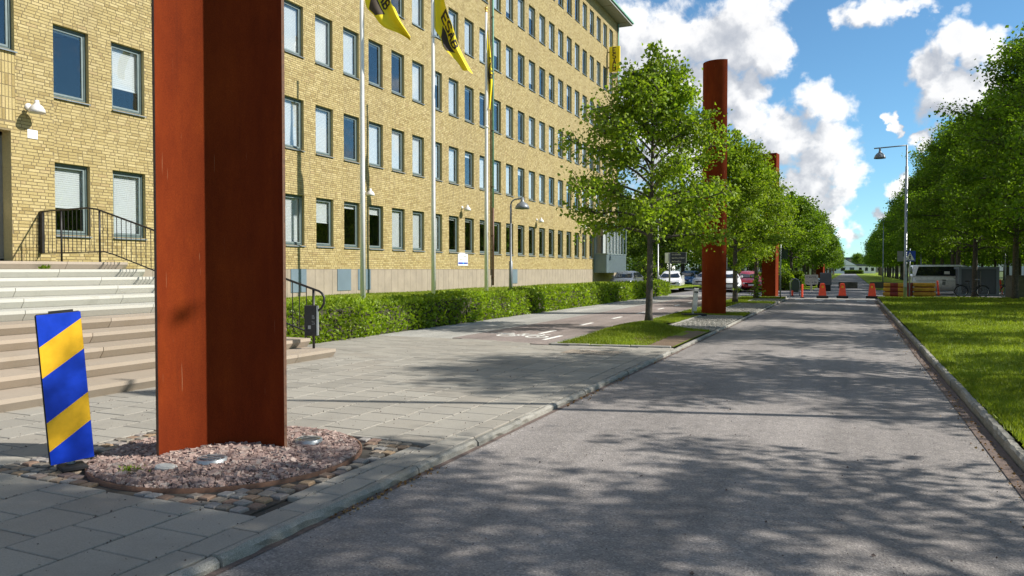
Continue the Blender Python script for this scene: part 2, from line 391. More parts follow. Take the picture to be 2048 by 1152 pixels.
plain('sign_cyan', (.02, .35, .75), .4)
plain('rubber', (.014, .014, .015), .8, var=.3)
plain('traffic_orange', (.80, .072, .022), .5, var=.1, vscale=4)
plain('barrier_red', (.26, .028, .012), .6, var=.35, vscale=5)
plain('barrier_yellow', (.62, .33, .02), .6, var=.3, vscale=5)
plain('dirty_white', (.42, .41, .38), .6, var=.2, vscale=8)
plain('concrete_block', (.10, .095, .075), .95, var=.4, vscale=3, bump=.5)
plain('box_grey', (.075, .085, .10), .5, var=.08)
plain('box_frame', (.16, .19, .22), .5, var=.08)
plain('panel_green', (.035, .06, .045), .5)
plain('paper_green', (.45, .50, .20), .9)
plain('paper_blue', (.36, .47, .50), .9)
plain('far_wall', (.72, .72, .70), .8, var=.06)
plain('far_roof', (.10, .11, .13), .7, var=.2)
plain('far_ochre', (.45, .36, .22), .85)
plain('hill', (.05, .075, .06), 1, var=.5, vscale=.05)
plain('bike_teal', (.05, .22, .20), .4)
plain('chrome', (.55, .55, .55), .2, 1)
plain('tail_red', (.35, .01, .012), .25, coat=.5)
def m_glass(name, tint=(.62, .68, .70), ior=.07, rough=.0):
    m, nt, b = newmat(name); nt.nodes.remove(b)
    fc = nn(nt, 'ShaderNodeLayerWeight', {'Blend': .5}).outputs['Facing']
    fr = mth(nt, 'ADD', ior, mth(nt, 'MULTIPLY', mth(nt, 'POWER', fc, 4.0), 1-ior))
    tr = nn(nt, 'ShaderNodeBsdfTransparent', {'Color': (*tint, 1)})
    wv = nn(nt, 'ShaderNodeTexNoise', {'Vector': wpos(nt), 'Scale': 1.3, 'Detail': 1.0}).outputs[0]
    bp = nn(nt, 'ShaderNodeBump', {'Strength': .05, 'Distance': .05, 'Height': wv})
    gl = nn(nt, 'ShaderNodeBsdfGlossy', {'Color': (.95, .98, 1, 1), 'Roughness': rough, 'Normal': bp.outputs[0]})
    mx = nn(nt, 'ShaderNodeMixShader', {0: fr, 1: tr.outputs[0], 2: gl.outputs[0]})
    nt.links.new(mx.outputs[0], nt.nodes['Material Output'].inputs[0]); return m
m_glass('window_glass', (.92, .94, .94), .07)
plain('car_glass', (.012, .015, .02), .06, spec=.8, var=.1)
def car_paint(name, col): return plain(name, col, .3, .1, var=.03, coat=.6)
car_paint('paint_white', (.78, .78, .78)); car_paint('paint_silver', (.33, .34, .36)); car_paint('paint_navy', (.02, .03, .07)); car_paint('paint_red', (.32, .014, .02))
car_paint('paint_black', (.015, .016, .018)); car_paint('paint_grey', (.11, .12, .13)); car_paint('paint_blue', (.03, .09, .24))
plain('lens_clear', (.45, .46, .48), .15, coat=.8)
# ------------------------------------------------------------------ the setting
def sheet(name, x0, x1, y0, y1, z, m, kind='structure', thick=0):
    mb = MB()
    if thick: mb.box(x0, x1, y0, y1, z-thick, z)
    else: mb.quad((x0, y0, z), (x1, y0, z), (x1, y1, z), (x0, y1, z))
    return tag(mb.build(name, M[m]), kind=kind)
def grid_sheet(name, x0, x1, y0, y1, step, zf, m, mask=None):
    nx = max(2, int((x1-x0)/step)+1); ny = max(2, int((y1-y0)/step)+1)
    xs = np.linspace(x0, x1, nx); ys = np.linspace(y0, y1, ny)
    Xg, Yg = np.meshgrid(xs, ys, indexing='ij')
    V = np.stack([Xg.ravel(), Yg.ravel(), zf(Xg, Yg).ravel()], 1)
    i, j = np.meshgrid(np.arange(nx-1), np.arange(ny-1), indexing='ij'); i = i.ravel(); j = j.ravel()
    F = np.stack([i*ny+j, (i+1)*ny+j, (i+1)*ny+j+1, i*ny+j+1], 1)
    if mask is not None:
        cx = V[F, 0].mean(1); cy = V[F, 1].mean(1); F = F[mask(cx, cy)]
    return tag(obj(name, npmesh(name, V, F, M[m], smooth=True)), kind='structure')
sheet('ground', -1500, 1500, -300, 2500, -.08, 'terrain')
rb_ = MB(); rb_.quad((-2.98, -10, .045), (1.24, -10, -.005), (1.24, 43.6, -.005), (-2.98, 43.6, .045)); tag(rb_.build('road', M['asphalt']), kind='structure')
sheet('crossing_band', -14, 60, 43.6, 48.6, -.004, 'footpath_asphalt')
sheet('cross_street', -70, 80, 48.6, 66, -.012, 'asphalt_far')
sheet('car_park', -70, -6.0, 66, 84, -.016, 'asphalt_far')
sheet('avenue_road', -2.7, 1.9, 66, 420, -.004, 'asphalt_far')
sheet('parking_lane', 16, 70, 66, 110, -.016, 'asphalt_far')
sheet('gutter_strip', 1.12, 1.26, -8, 43, .004, 'gravel_soil')
sheet('gutter_litter', -2.98, -2.93, -4, 40, .0485, 'gravel_soil')
def road_marks():
    root = tag(empty('crossing_marking', (-.8, 42.3, 0)), kind='structure')
    for i, x in enumerate((-2.4, -1.45, -.42, .55)):
        MB().box(-.21, .21, -.30, .30, 0, .007).build('dash', M['road_paint'], root, (x+.8, 0, .045-.05*(x+2.98)/4.22), (0, .0118, 0))
road_marks()
# grass
def rl(X, Y): return .095 + .03*np.sin(X*.8+1)*np.sin(Y*.35) + .05*np.clip((X-1.4)/6, 0, 1)
grid_sheet('lawn', 1.37, 40, -12, 46.8, .6, rl, 'grass')
sheet('avenue_verge', 1.9, 16, 66, 420, .03, 'grass', thick=.1)
sheet('avenue_verge', -16, -2.7, 66, 420, .03, 'grass', thick=.1)
sheet('park_lawn', -70, -16, 84, 260, .03, 'grass', thick=.1)
def ll(X, Y): return .34 + .30*np.clip((-10.8-X)/6.2, 0, 1) + .02*np.sin(Y*.6)
grid_sheet('building_lawn', -17.7, -10.6, 11.6, 62, .6, ll, 'grass')
sheet('footpath', -9.95, -8.0, 14.6, 43.6, .094, 'footpath_asphalt', thick=.2)
def cycle():
    mb = MB(); z = .098
    mb.poly([(-8.0, 14.86, z), (-5.45, 14.22, z), (-5.45, 43.6, z), (-8.0, 43.6, z)])
    mb.poly([(-8.0, 14.86, -.1), (-8.0, 14.86, z), (-5.45, 14.22, z), (-5.45, 14.22, -.1)][::-1])
    o = tag(mb.build('cycle_path', M['cycle_asphalt']), kind='structure')
    for k in range(9):
        y = 17.1+3.0*k
        MB().box(-.045, .045, -.5, .5, 0, .0045).build('lane_dash', M['road_paint'], o, (-6.63, y, z))
    MB().box(-.045, .045, -.55, .55, 0, .0045).build('lane_dash', M['road_paint'], o, (-5.98, 15.75, z))
    # painted bicycle: two wheel rings, frame and bars, lying on the path
    b = MB()
    def ring(cx, cy, ra, rb):
        n = 20
        for i in range(n):
            a0, a1 = 2*math.pi*i/n, 2*math.pi*(i+1)/n
            b.quad((cx+ra*math.cos(a0), cy+ra*math.sin(a0), 0), (cx+ra*math.cos(a1), cy+ra*math.sin(a1), 0), (cx+rb*math.cos(a1), cy+rb*math.sin(a1), 0), (cx+rb*math.cos(a0), cy+rb*math.sin(a0), 0))
    def bar(p, q, w=.06):
        p = Vector((*p, 0)); q = Vector((*q, 0)); d = (q-p).normalized(); n = Vector((-d.y, d.x, 0))*w/2
        b.quad(p-n, q-n, q+n, p+n)
    ring(-.38, 0, .20, .27); ring(.38, 0, .20, .27)
    for p, q in (((-.38, 0), (-.2, .42)), ((-.2, .42), (.28, .45)), ((.28, .45), (.38, 0)), ((-.02, .02), (.28, .45)), ((-.38, 0), (-.02, .02)), ((-.02, .02), (-.24, .55)), ((-.33, .55), (-.15, .55)), ((.28, .45), (.24, .62)), ((.24, .62), (.38, .62))): bar(p, q)
    bar((-1.05, .3), (-.55, .55), .09); bar((-.75, .28), (-.45, .42), .09)
    b.build('bicycle_symbol', M['road_paint'], o, (-6.75, 15.85, z+.004), (0, 0, R(-8)))
cycle()
# islands with trees, edged in granite
def isl_h(X, Y):
    h = .105 + .17*np.exp(-(((X+4.65)/.75)**2 + ((Y-18.2)/2.6)**2))
    e = np.minimum.reduce([X+5.42, -3.1-X]); return np.where(e < .12, .105, h)
def isl_mask(x, y):
    full = ((y < 19.1) & (y > 14.35+.16*(x+5.4))) | ((y > 25.3) & (y < 27.3)) | ((y > 35) & (y < 37)) | (y > 41)
    return full | (x < -4.42)
isl = grid_sheet('grass_island', -5.42, -3.1, 14.3, 43.4, .145, isl_h, 'grass', isl_mask)
soil = grid_sheet('bare_soil_patch', -4.3, -3.12, 14.75, 18.9, .145, lambda X, Y: isl_h(X, Y)+.006, 'bare_soil', lambda x, y: (x > -3.75-.35*np.sin(y*1.7)) & (y < 18.4+.3*np.sin(x*9)))
def sett_bay(y0, y1, seed):
    base = sheet('cobble_bay', -4.42, -3.1, y0, y1, .08, 'joint_sand', thick=.1)
    rg = np.random.default_rng(seed); V = []; F = []
    nx = 10; w = 1.32/nx; ny = int((y1-y0)/w); l = (y1-y0)/ny
    for j in range(ny):
        off = rg.uniform(-.03, .03)
        for i in range(nx):
            cx = -4.42+w*(i+.5)+ (off if 0 < i < nx-1 else 0); cy = y0+l*(j+.5); hx = w/2-.008-rg.uniform(0, .006); hy = l/2-.008-rg.uniform(0, .006); z = .1+rg.uniform(-.005, .006)
            b = len(V)*1
            base_i = len(V)
            V += [(cx-hx, cy-hy, .07), (cx+hx, cy-hy, .07), (cx+hx, cy+hy, .07), (cx-hx, cy+hy, .07), (cx-hx*.8, cy-hy*.8, z), (cx+hx*.8, cy-hy*.8, z), (cx+hx*.8, cy+hy*.8, z), (cx-hx*.8, cy+hy*.8, z)]
            F += [(base_i+4, base_i+5, base_i+6, base_i+7)] + [(base_i+q, base_i+(q+1) % 4, base_i+4+(q+1) % 4, base_i+4+q) for q in range(4)]
    o = obj('setts', npmesh('setts', V, F, M['granite_grey']), base); o['kind'] = 'stuff'
sett_bay(19.1, 25.3, 1); sett_bay(27.3, 35, 2); sett_bay(37, 41, 3)
# kerbs: one stone after another
def rough_stones(name, w, L, m, count, seed):
    out = []
    for q in range(count):
        r_ = random.Random(seed+q); mb = MB(); n = 9; rings = []
        for i in range(n+1):
            y = -L/2+L*i/n; j = lambda a=.006: r_.gauss(0, a)*(1 if 0 < i < n else .4)
            rings.append([(-w/2+j(.003), y, -.28), (-w/2+j(.003), y, -.010), (-w/2+.012, y, j(.002)), (w/2-.022+j(.005), y, j(.003)), (w/2+j(.006), y, -.022+j(.005)), (w/2+j(.006), y, -.06+j(.004)), (w/2+.01+j(.006), y, -.28)])
        k = 7; vs = [p_ for rr in rings for p_ in rr]
        mb.add(vs, [(a*k+b, a*k+b+1, (a+1)*k+b+1, (a+1)*k+b) for a in range(n) for b in range(k-1)], 0)
        mb.f.append(tuple(range(k-1, -1, -1))); mb.m.append(0); mb.sm.append(False); mb.f.append(tuple(n*k+b for b in range(k))); mb.m.append(0); mb.sm.append(False)
        me = mb.mesh(name); me.materials.append(M[m]); out.append(me)
    return out
def kerb(name, x, w, y0, y1, z, m, seed, ends=None):
    rg = random.Random(seed)
    root = tag(empty(name, (x, y0, 0)), kind='structure')
    y = y0; flip = math.pi if x > 0 else 0
    var = rough_stones('kerb_stone', w, .992, m, 6, seed*10)
    while y < y1:
        L = 1.0
        o = obj('kerb_stone', rg.choice(var), root, (rg.uniform(-.008, .008), y+L/2-y0, z+rg.uniform(-.008, .006)), (0, 0, flip+rg.uniform(-.007, .007)))
        y += L
    return root
kerb('pavement_kerb', -3.018, .075, -3, 40.5, .104, 'granite_grey', 1)
kerb('lawn_kerb', 1.315, .08, -6, 43, .09, 'granite_grey', 2)
def edging(name, pts, z, w=.10, m='granite_grey'):
    root = tag(empty(name, (pts[0][0], pts[0][1], 0)), kind='structure')
    for (a, b) in zip(pts, pts[1:]):
        a = Vector(a); b = Vector(b); n = max(1, round((b-a).length/.9)); d = (b-a)/n; L = d.length
        me = unit_box_mesh('edging_stone', w, L-.01, .25, M[m], .012)
        for i in range(n):
            c = a+d*(i+.5)
            obj('edging_stone', me, root, (c.x-pts[0][0], c.y-pts[0][1], z+rnd.uniform(-.005, .005)), (0, 0, math.atan2(d.y, d.x)-math.pi/2))
edging('island_edging', [(-3.12, 14.62), (-5.44, 14.22), (-5.46, 24), (-5.46, 43.4)], .135)
edging('bay_edging', [(-3.12, 19.08), (-4.42, 19.08), (-4.42, 25.3), (-3.12, 25.3)], .125)
edging('bay_edging', [(-3.12, 27.3), (-4.42, 27.3), (-4.42, 35), (-3.12, 35)], .125)
edging('bay_edging', [(-3.12, 37.0), (-4.42, 37.0), (-4.42, 41), (-3.12, 41)], .125)
# corner where the kerb turns away to the left
kt = tag(empty('kerb_corner', (-3.045, 40.5, 0)), kind='structure')
for i in range(4):
    a0 = i*.32; x = -.9*(1-math.cos(a0+.16)); y = .9*math.sin(a0+.16)*1.6+.0
    obj('kerb_stone', unit_box_mesh('kerb_stone', .13, .5, .3, M['granite_grey'], .016), kt, (x, y+.1, .10), (0, 0, (a0+.16)))

# ---------------- paved forecourt: slabs laid in staggered strips
RING = (-4.60, 4.75, 1.04)
COB = (-5.95, -3.40, 3.62, 5.70)
def stair_end(x): return 10.75-.14*(x+8.05)
pav = MB(); pav.box(-18, -3.06, -6, 14.9, -.3, .066)
pavement = tag(pav.build('pavement', M['joint_sand']), kind='structure')
def slabs():
    Wx, Ly = .442, .391
    cand = []
    edges = [-3.064, -3.28] + [-3.28-Wx*(i+1) for i in range(15)]
    for s in range(len(edges)-1):
        x1, x0 = edges[s], edges[s+1]
        ph = 3.21 if s % 2 == 1 else 3.03
        if s == 0: ph = 3.38
        k0 = int(math.floor((-1.5-ph)/Ly))
        for k in range(k0, 60):
            y0, y1 = ph+Ly*k, ph+Ly*(k+1)
            lim = 14.86+(x0+8.0)*(-.25) if x0 > -8.1 else 14.7
            if x1 > -5.5: lim = 14.22+.17*(x0+5.45)
            if y0 > lim-.1: continue
            y1 = min(y1, lim)
            a0, a1 = x0, x1
            if x1 < -8.0 and y0 < stair_end(x1)-.3: continue
            # cobbled square round the pillar
            if a1 > COB[0]+.02 and a0 < COB[1]-.02 and y1 > COB[2]+.02 and y0 < COB[3]-.02:
                if y0 < COB[2]: y1 = COB[2]
                elif y1 > COB[3]: y0 = COB[3]
                elif a1 > COB[1] and a0 < COB[1]: a0 = COB[1]
                else: continue
            if y1-y0 < .05 or a1-a0 < .05: continue
            cand.append((a0, a1, y0, y1))
    cand.sort(key=lambda c: (c[0]+c[1])**2/4+(max(c[3], 2.2)+max(c[2], 2.2))**2/4 + (500 if c[3] < 1.6 else 0))
    near, far = cand[:300], cand[300:]
    for (a0, a1, y0, y1) in near:
        me = unit_box_mesh('paving_slab', round(a1-a0-.012, 3), round(y1-y0-.012, 3), .05, M['paving_concrete'], .005)
        obj('paving_slab', me, pavement, ((a0+a1)/2, (y0+y1)/2, .1+rnd.uniform(-.0015, .0015)), (rnd.uniform(-.003, .003), rnd.uniform(-.003, .003), rnd.uniform(-.002, .002)))
    mb = MB()
    for (a0, a1, y0, y1) in far:
        z = .1+rnd.uniform(-.0015, .0015); mb.box(a0+.006, a1-.006, y0+.006, y1-.006, .05, z)
    o = mb.build('slab_field', M['paving_concrete'], pavement); o['kind'] = 'stuff'
slabs()
def cobbles():
    root = tag(MB().box(COB[0], COB[1], COB[2], COB[3], -.02, .078).build('cobble_square', M['joint_sand']), kind='structure')
    s = .105; n = 0; cells = []
    nx = int((COB[1]-COB[0])/s); ny = int((COB[3]-COB[2])/s)
    for j in range(ny):
        for i in range(nx):
            x = COB[0]+s*(i+.5)+(.02 if j % 2 else -.02); y = COB[2]+(COB[3]-COB[2])/ny*(j+.5)
            d = math.hypot(x-RING[0], y-RING[1])
            if d < RING[2]+.055: continue
            cells.append((d, x, y))
    meshes = []
    for q in range(6):
        m = MB(); r_ = random.Random(q)
        h = [s/2-.006-r_.uniform(0, .008) for _ in range(4)]
        lo = [(-h[0], -h[1], -.05), (h[2], -h[0], -.05), (h[1], h[3], -.05), (-h[3], h[2], -.05)]
        mid = [(x, y, -.007) for x, y, z in lo]
        hi = [(x*.88, y*.88, r_.uniform(-.003, .002)) for x, y, z in lo]
        m.add(lo+mid+hi, [(8, 9, 10, 11)]+[(a*4+i, a*4+(i+1) % 4, a*4+4+(i+1) % 4, a*4+4+i) for a in (0, 1) for i in range(4)])
        me = m.mesh('cobble'); me.materials.append(M['cobble_stone']); meshes.append(me)
    cells.sort(key=lambda c: c[1]**2+c[2]**2)
    for d, x, y in cells[:300]:
        obj('cobble', rnd.choice(meshes), root, (x+rnd.uniform(-.004, .004), y+rnd.uniform(-.004, .004), .1+rnd.uniform(-.006, .004)), (0, 0, rnd.choice((0, 1.5708, 3.1416))+rnd.uniform(-.08, .08)))
    # steel ring and the gravel bed inside it
    rg = MB(); rg.lathe([(RING[2]-.012, .02), (RING[2]-.012, .109), (RING[2]+.006, .109), (RING[2]+.006, .02)], (RING[0], RING[1], 0), 72, 0, True, close=True)
    rr = empty('gravel_bed', (RING[0], RING[1], .08), 0, 'round bed of pinkish crushed stone at the foot of the nearest rust pillar', 'gravel bed')
    o = rg.build('steel_edging', M['rust_edge'], rr, (-RING[0], -RING[1], -.08))
    b = MB(); b.lathe([(.001, .03), (.5, .03), (1.025, .0)], (0, 0, 0), 48); b.build('soil', M['gravel_soil'], rr)
    g = np.random.default_rng(5); n = 11500
    rad = np.sqrt(g.random(n))*1.01; th = g.random(n)*2*np.pi
    cx, cy = rad*np.cos(th), rad*np.sin(th)
    # low mound round the foot of the pillar, thin at the near rim
    mound = .035*np.exp(-((cx+.0)**2+(cy+.0)**2)/.25)
    near = (cx*.55+cy*-.83) > .55
    size = np.where(near & (g.random(n) < .75), g.uniform(.005, .010, n), g.uniform(.010, .023, n))
    cz = .012 + mound + g.random(n)*.016
    cube = np.array([(-1, -1, -1), (1, -1, -1), (1, 1, -1), (-1, 1, -1), (-1, -1, 1), (1, -1, 1), (1, 1, 1), (-1, 1, 1)], float)
    V = cube[None]*size[:, None, None]*np.stack([g.uniform(.7, 1.25, n), g.uniform(.6, 1.0, n), g.uniform(.5, .85, n)], 1)[:, None, :]
    V += (g.random((n, 8, 3))-.5)*size[:, None, None]*1.0
    a = g.random(n)*2*np.pi; t = g.normal(0, .45, n)
    ca, sa = np.cos(a)[:, None], np.sin(a)[:, None]; ct, st = np.cos(t)[:, None], np.sin(t)[:, None]
    x, y, z = V[..., 0], V[..., 1], V[..., 2]
    y, z = y*ct-z*st, y*st+z*ct
    x, y = x*ca-y*sa, x*sa+y*ca
    V = np.stack([x+cx[:, None], y+cy[:, None], z+cz[:, None]], -1).reshape(-1, 3)
    fc = np.array([(3, 2, 1, 0), (4, 5, 6, 7), (0, 1, 5, 4), (1, 2, 6, 5), (2, 3, 7, 6), (3, 0, 4, 7)])
    F = (fc[None]+np.arange(n)[:, None, None]*8).reshape(-1, 4)
    o = obj('crushed_stone', npmesh('crushed_stone', V, F, M['gravel_stone']), rr); o['kind'] = 'stuff'
cobbles()
def patch():
    o = sheet('sett_patch', -4.75, -3.75, 12.9, 13.5, .103, 'joint_sand', thick=.05)
    V = []; F = []
    for i in range(10):
        for j in range(6):
            b = len(V); x, y = -4.75+.1*i, 12.9+.1*j; z = .108+rnd.uniform(0, .004)
            V += [(x+.008, y+.008, z), (x+.092, y+.008, z), (x+.092, y+.092, z), (x+.008, y+.092, z), (x, y, .09), (x+.1, y, .09), (x+.1, y+.1, .09), (x, y+.1, .09)]
            F += [(b, b+1, b+2, b+3), (b+4, b+5, b+1, b), (b+5, b+6, b+2, b+1), (b+6, b+7, b+3, b+2), (b+7, b+4, b, b+3)]
    q = obj('setts', npmesh('setts', V, F, M['granite_pink']), o); q['kind'] = 'stuff'
patch()

# ------------------------------------------------------------------ entrance stairs
def stairs():
    root = empty('entrance_stairs', (-11, 6, .08), 0, 'broad flight of granite steps, pinkish below and pale above, left of the nearest rust pillar', 'stairs')
    o0 = Vector(root.location)
    rg = random.Random(3)
    z0 = .1
    for i in range(11):
        x = -8.05-.60*i; ztop = .245+.151*i; zb = ztop-.15
        end = stair_end(x)
        xb = x-.66 if i < 10 else -17.25
        m = 'granite_pink' if i < 5 or i == 10 else 'granite_white'
        y = end; first = True; k = 0
        part = None
        prof = [(x, ztop), (x, ztop-.05), (x-.075, zb-.004), (xb, zb-.004), (xb, ztop)]
        # the step is the part, the blocks it is laid from are its pieces
        Lfirst = rg.uniform(.7, 1.9)
        holder = None
        while y > 1.2:
            L = Lfirst if first else rg.uniform(1.7, 2.3)
            ya, yb = y-L+.006, y-.004
            mm = m
            if i == 4 and first: mm = 'granite_white'
            me = MB(); me.prism([(px, ya, pz) for px, pz in prof], (0, yb-ya, 0))
            if holder is None:
                holder = me.build('step', M[mm], root, -o0); par = holder
            else: me.build('step_block', M[mm], holder)
            y -= L; first = False
    # solid core under the flight
    c = MB()
    for i in range(11):
        x = -8.05-.60*i-.09; c.box(x-.60 if i < 10 else -17.28, x, 1.0, stair_end(x)-.12, -.05, .245+.151*i-.16)
    c.build('core', M['joint_sand'], root, -o0)
    # weeds in the joint under the landing
    for yy, wl in ((9.7, 'small green weeds in the joint under the landing, left of the stair railing'), (7.9, 'small green weeds in the joint under the landing below the door')):
        w = MB()
        for q in range(40):
            a = rg.uniform(0, 6.28); l = rg.uniform(.05, .13); y = yy+rg.uniform(-.1, .1); x = -14.02+rg.uniform(-.02, .05); z = 1.61
            d = Vector((abs(math.cos(a))*.6, math.sin(a), rg.uniform(.3, 1))).normalized()*l; s = Vector((-d.y, d.x, 0)).normalized()*.02
            p = Vector((x, y, z)); w.add([p, p+d*.5+s, p+d, p+d*.5-s], [(0, 1, 2, 3)])
        tag(w.build('joint_weed', M['hedge_leaf']), wl, 'weeds', kind='stuff')
stairs()

# ------------------------------------------------------------------ the brick office building
WX = -17.6; EX = -17.3; WEND = 61.4; WTOP = 21.75; PL = 1.62
WIN_Y0, WIN_DY, WIN_W, WIN_H = 20.73, 1.66, 1.0, 1.75
ROW_Z = [2.47+3.29*r for r in range(6)]
COURSE = .0757
bld = empty('office_building', (WX, 36, 0), 0, 'long yellow brick office block with six rows of tall windows', 'building')
bo = Vector(bld.location)
def snap(z): return PL+round((z-PL)/COURSE)*COURSE
ROW_Z = [snap(z) for z in ROW_Z]; WIN_H = round(WIN_H/COURSE)*COURSE
def vis_top(y): return 1.6+.40*math.hypot(17.6, y)*1.0+1.2
windows = []      # (y0, z0, row, k)
for r in range(6):
    for k in range(-5, 24):
        y0 = WIN_Y0+WIN_DY*k
        if r == 0 and k > 20: continue
        if k in (-3, -2, -1) and r > 1: continue
        if ROW_Z[r]-.5 > vis_top(y0): continue
        windows.append((y0, ROW_Z[r], r, k))
DOOR = (8.0, 11.25, 1.75, 4.72)
UPW = (8.6, 11.36, snap(6.55), snap(6.55)+WIN_H)
SOLD = (10.2, 11.36, 4.95, snap(6.55))
def lay(x, ya, yb, za, zb, openings, seed):
    """brick rectangles (y0,y1,z0,z1) for one wall face"""
    rg = np.random.default_rng(seed); out = []
    n = int(round((zb-za)/COURSE)); J = .011
    for c in range(n):
        z0 = za+c*COURSE; z1 = z0+COURSE-J
        cuts = sorted([(o[0], o[1]) for o in openings if o[2] < z1-.01 and o[3] > z0+.01])
        segs = []; y = ya
        for a, b in cuts:
            if a > y: segs.append((y, min(a, yb)))
            y = max(y, b)
        if y < yb: segs.append((y, yb))
        yy = ya-rg.uniform(0, .4); pat = rg.integers(0, 3); edges = []
        while yy < yb:
            L = .125 if pat % 3 == 2 else .262
            edges.append((yy, yy+L-J)); yy += L; pat += 1
        ed = np.array(edges)
        zmid = (z0+z1)/2
        for a, b in segs:
            if x == WX and zmid > vis_top(b): continue
            e0 = np.maximum(ed[:, 0], a); e1 = np.minimum(ed[:, 1], b)
            ok = e1-e0 > .035
            for p, q in zip(e0[ok], e1[ok]): out.append((p, q, z0, z1))
    return np.array(out)
def brick_mesh(name, x, B, seed, depth=.03, proud=.007):
    rg = np.random.default_rng(seed); n = len(B)
    xf = x+proud+rg.normal(0, .0012, n)
    b = .0035
    y0, y1, z0, z1 = B.T
    V = np.zeros((n, 8, 3), np.float32)
    V[:, 0] = np.stack([np.full(n, x-depth), y0, z0], 1); V[:, 1] = np.stack([np.full(n, x-depth), y1, z0], 1)
    V[:, 2] = np.stack([np.full(n, x-depth), y1, z1], 1); V[:, 3] = np.stack([np.full(n, x-depth), y0, z1], 1)
    V[:, 4] = np.stack([xf, y0+b, z0+b], 1); V[:, 5] = np.stack([xf, y1-b, z0+b], 1)
    V[:, 6] = np.stack([xf, y1-b, z1-b], 1); V[:, 7] = np.stack([xf, y0+b, z1-b], 1)
    fc = np.array([(4, 5, 6, 7), (0, 1, 5, 4), (1, 2, 6, 5), (2, 3, 7, 6), (3, 0, 4, 7)])
    F = (fc[None]+np.arange(n)[:, None, None]*8).reshape(-1, 4)
    return npmesh(name, V.reshape(-1, 3), F, M['yellow_brick'])
def backing(mb, x, ya, yb, za, zb, openings):
    zs = sorted({za, zb, *[o[2] for o in openings], *[o[3] for o in openings]}); zs = [z for z in zs if za <= z <= zb]
    for z0, z1 in zip(zs, zs[1:]):
        zm = (z0+z1)/2; y = ya
        for a, b in sorted((o[0], o[1]) for o in openings if o[2] < zm < o[3]):
            if a > y: mb.quad((x, y, z0), (x, a, z0), (x, a, z1), (x, y, z1))
            y = max(y, b)
        if y < yb: mb.quad((x, y, z0), (x, yb, z0), (x, yb, z1), (x, y, z1))
def walls():
    ops = [(y, y+WIN_W, z, z+WIN_H) for y, z, r, k in windows]
    mb = MB()
    ESTART = 12.28
    backing(mb, WX, ESTART, WEND, PL, WTOP, ops)
    eops = [DOOR, UPW]
    backing(mb, EX, 3.0, ESTART, PL-.1, 13, eops)
    mb.quad((EX, ESTART, PL-.1), (WX, ESTART, PL-.1), (WX, ESTART, 13), (EX, ESTART, 13))
    # the rest of the block
    mb.quad((WX, WEND, 0), (WX-15, WEND, 0), (WX-15, WEND, WTOP), (WX, WEND, WTOP))
    mb.quad((WX, 3, 13), (WX, ESTART, 13), (WX, ESTART, WTOP), (WX, 3, WTOP))
    mb.quad((WX-15, 3, 0), (WX-15, WEND, 0), (WX-15, WEND, WTOP), (WX-15, 3, WTOP))
    mb.quad((WX, 3, 0), (WX-15, 3, 0), (WX-15, 3, WTOP), (WX, 3, WTOP))
    wall = mb.build('brick_wall', M['mortar'], bld, -bo)
    B = lay(WX, ESTART, WEND, PL, WTOP, ops, 1)
    BE = lay(EX, 9.6, ESTART, PL+.04, 13, eops+[SOLD], 2)
    # vertical bricks under the window over the door
    sol = []
    z = SOLD[2]
    while z < SOLD[3]-.1:
        y = SOLD[1]
        while y > SOLD[0]: sol.append((y-.066, y, z, min(z+.25, SOLD[3]-.01))); y -= .0757
        z += .262
    BE = np.concatenate([BE, np.array(sol)])
    # the bricks nearest the camera are pieces of their own
    full = (BE[:, 1]-BE[:, 0] > .245) & (BE[:, 0] > 11.0) & (BE[:, 3] < 9.5)
    idx = np.where(full)[0][:300]
    keep = np.ones(len(BE), bool); keep[idx] = False
    W2 = (B[:, 1]-B[:, 0] > .245) & (B[:, 0] > 12.3) & (B[:, 1] < 15.6) & (B[:, 3] < 8.6)
    idb = np.where(W2)[0]; idb = idb[np.argsort(B[idb, 0])][:max(0, 300-len(idx))]
    kb = np.ones(len(B), bool); kb[idb] = False
    one = brick_mesh('brick', 0, np.array([(-.1255, .1255, 0, COURSE-.011)]), 9)
    for (x, arr) in ((EX, BE[idx]), (WX, B[idb])):
        for q in arr:
            obj('brick', one, wall, (x+rnd.gauss(0, .0012), (q[0]+q[1])/2, q[2]))
    for nm, me in (('brickwork', brick_mesh('brickwork', WX, B[kb], 3)), ('brickwork', brick_mesh('brickwork', EX, BE[keep], 4))):
        o = obj(nm, me, wall); o['kind'] = 'stuff'
    # brick return of the projecting entrance bay
    ret = []
    zz = PL+.04
    while zz < 12.9:
        ret.append((zz, zz+COURSE-.011)); zz += COURSE
    rb = MB()
    for i, (a, b) in enumerate(ret):
        if i % 2: rb.box(WX+.01, EX-.003, ESTART-.03, ESTART+.008, a, b)
        else:
            rb.box(WX+.01, EX-.15, ESTART-.03, ESTART+.008, a, b); rb.box(EX-.138, EX-.003, ESTART-.03, ESTART+.008, a, b)
    o = rb.build('brickwork', M['yellow_brick'], wall); o['kind'] = 'stuff'
    return wall
wall = walls()

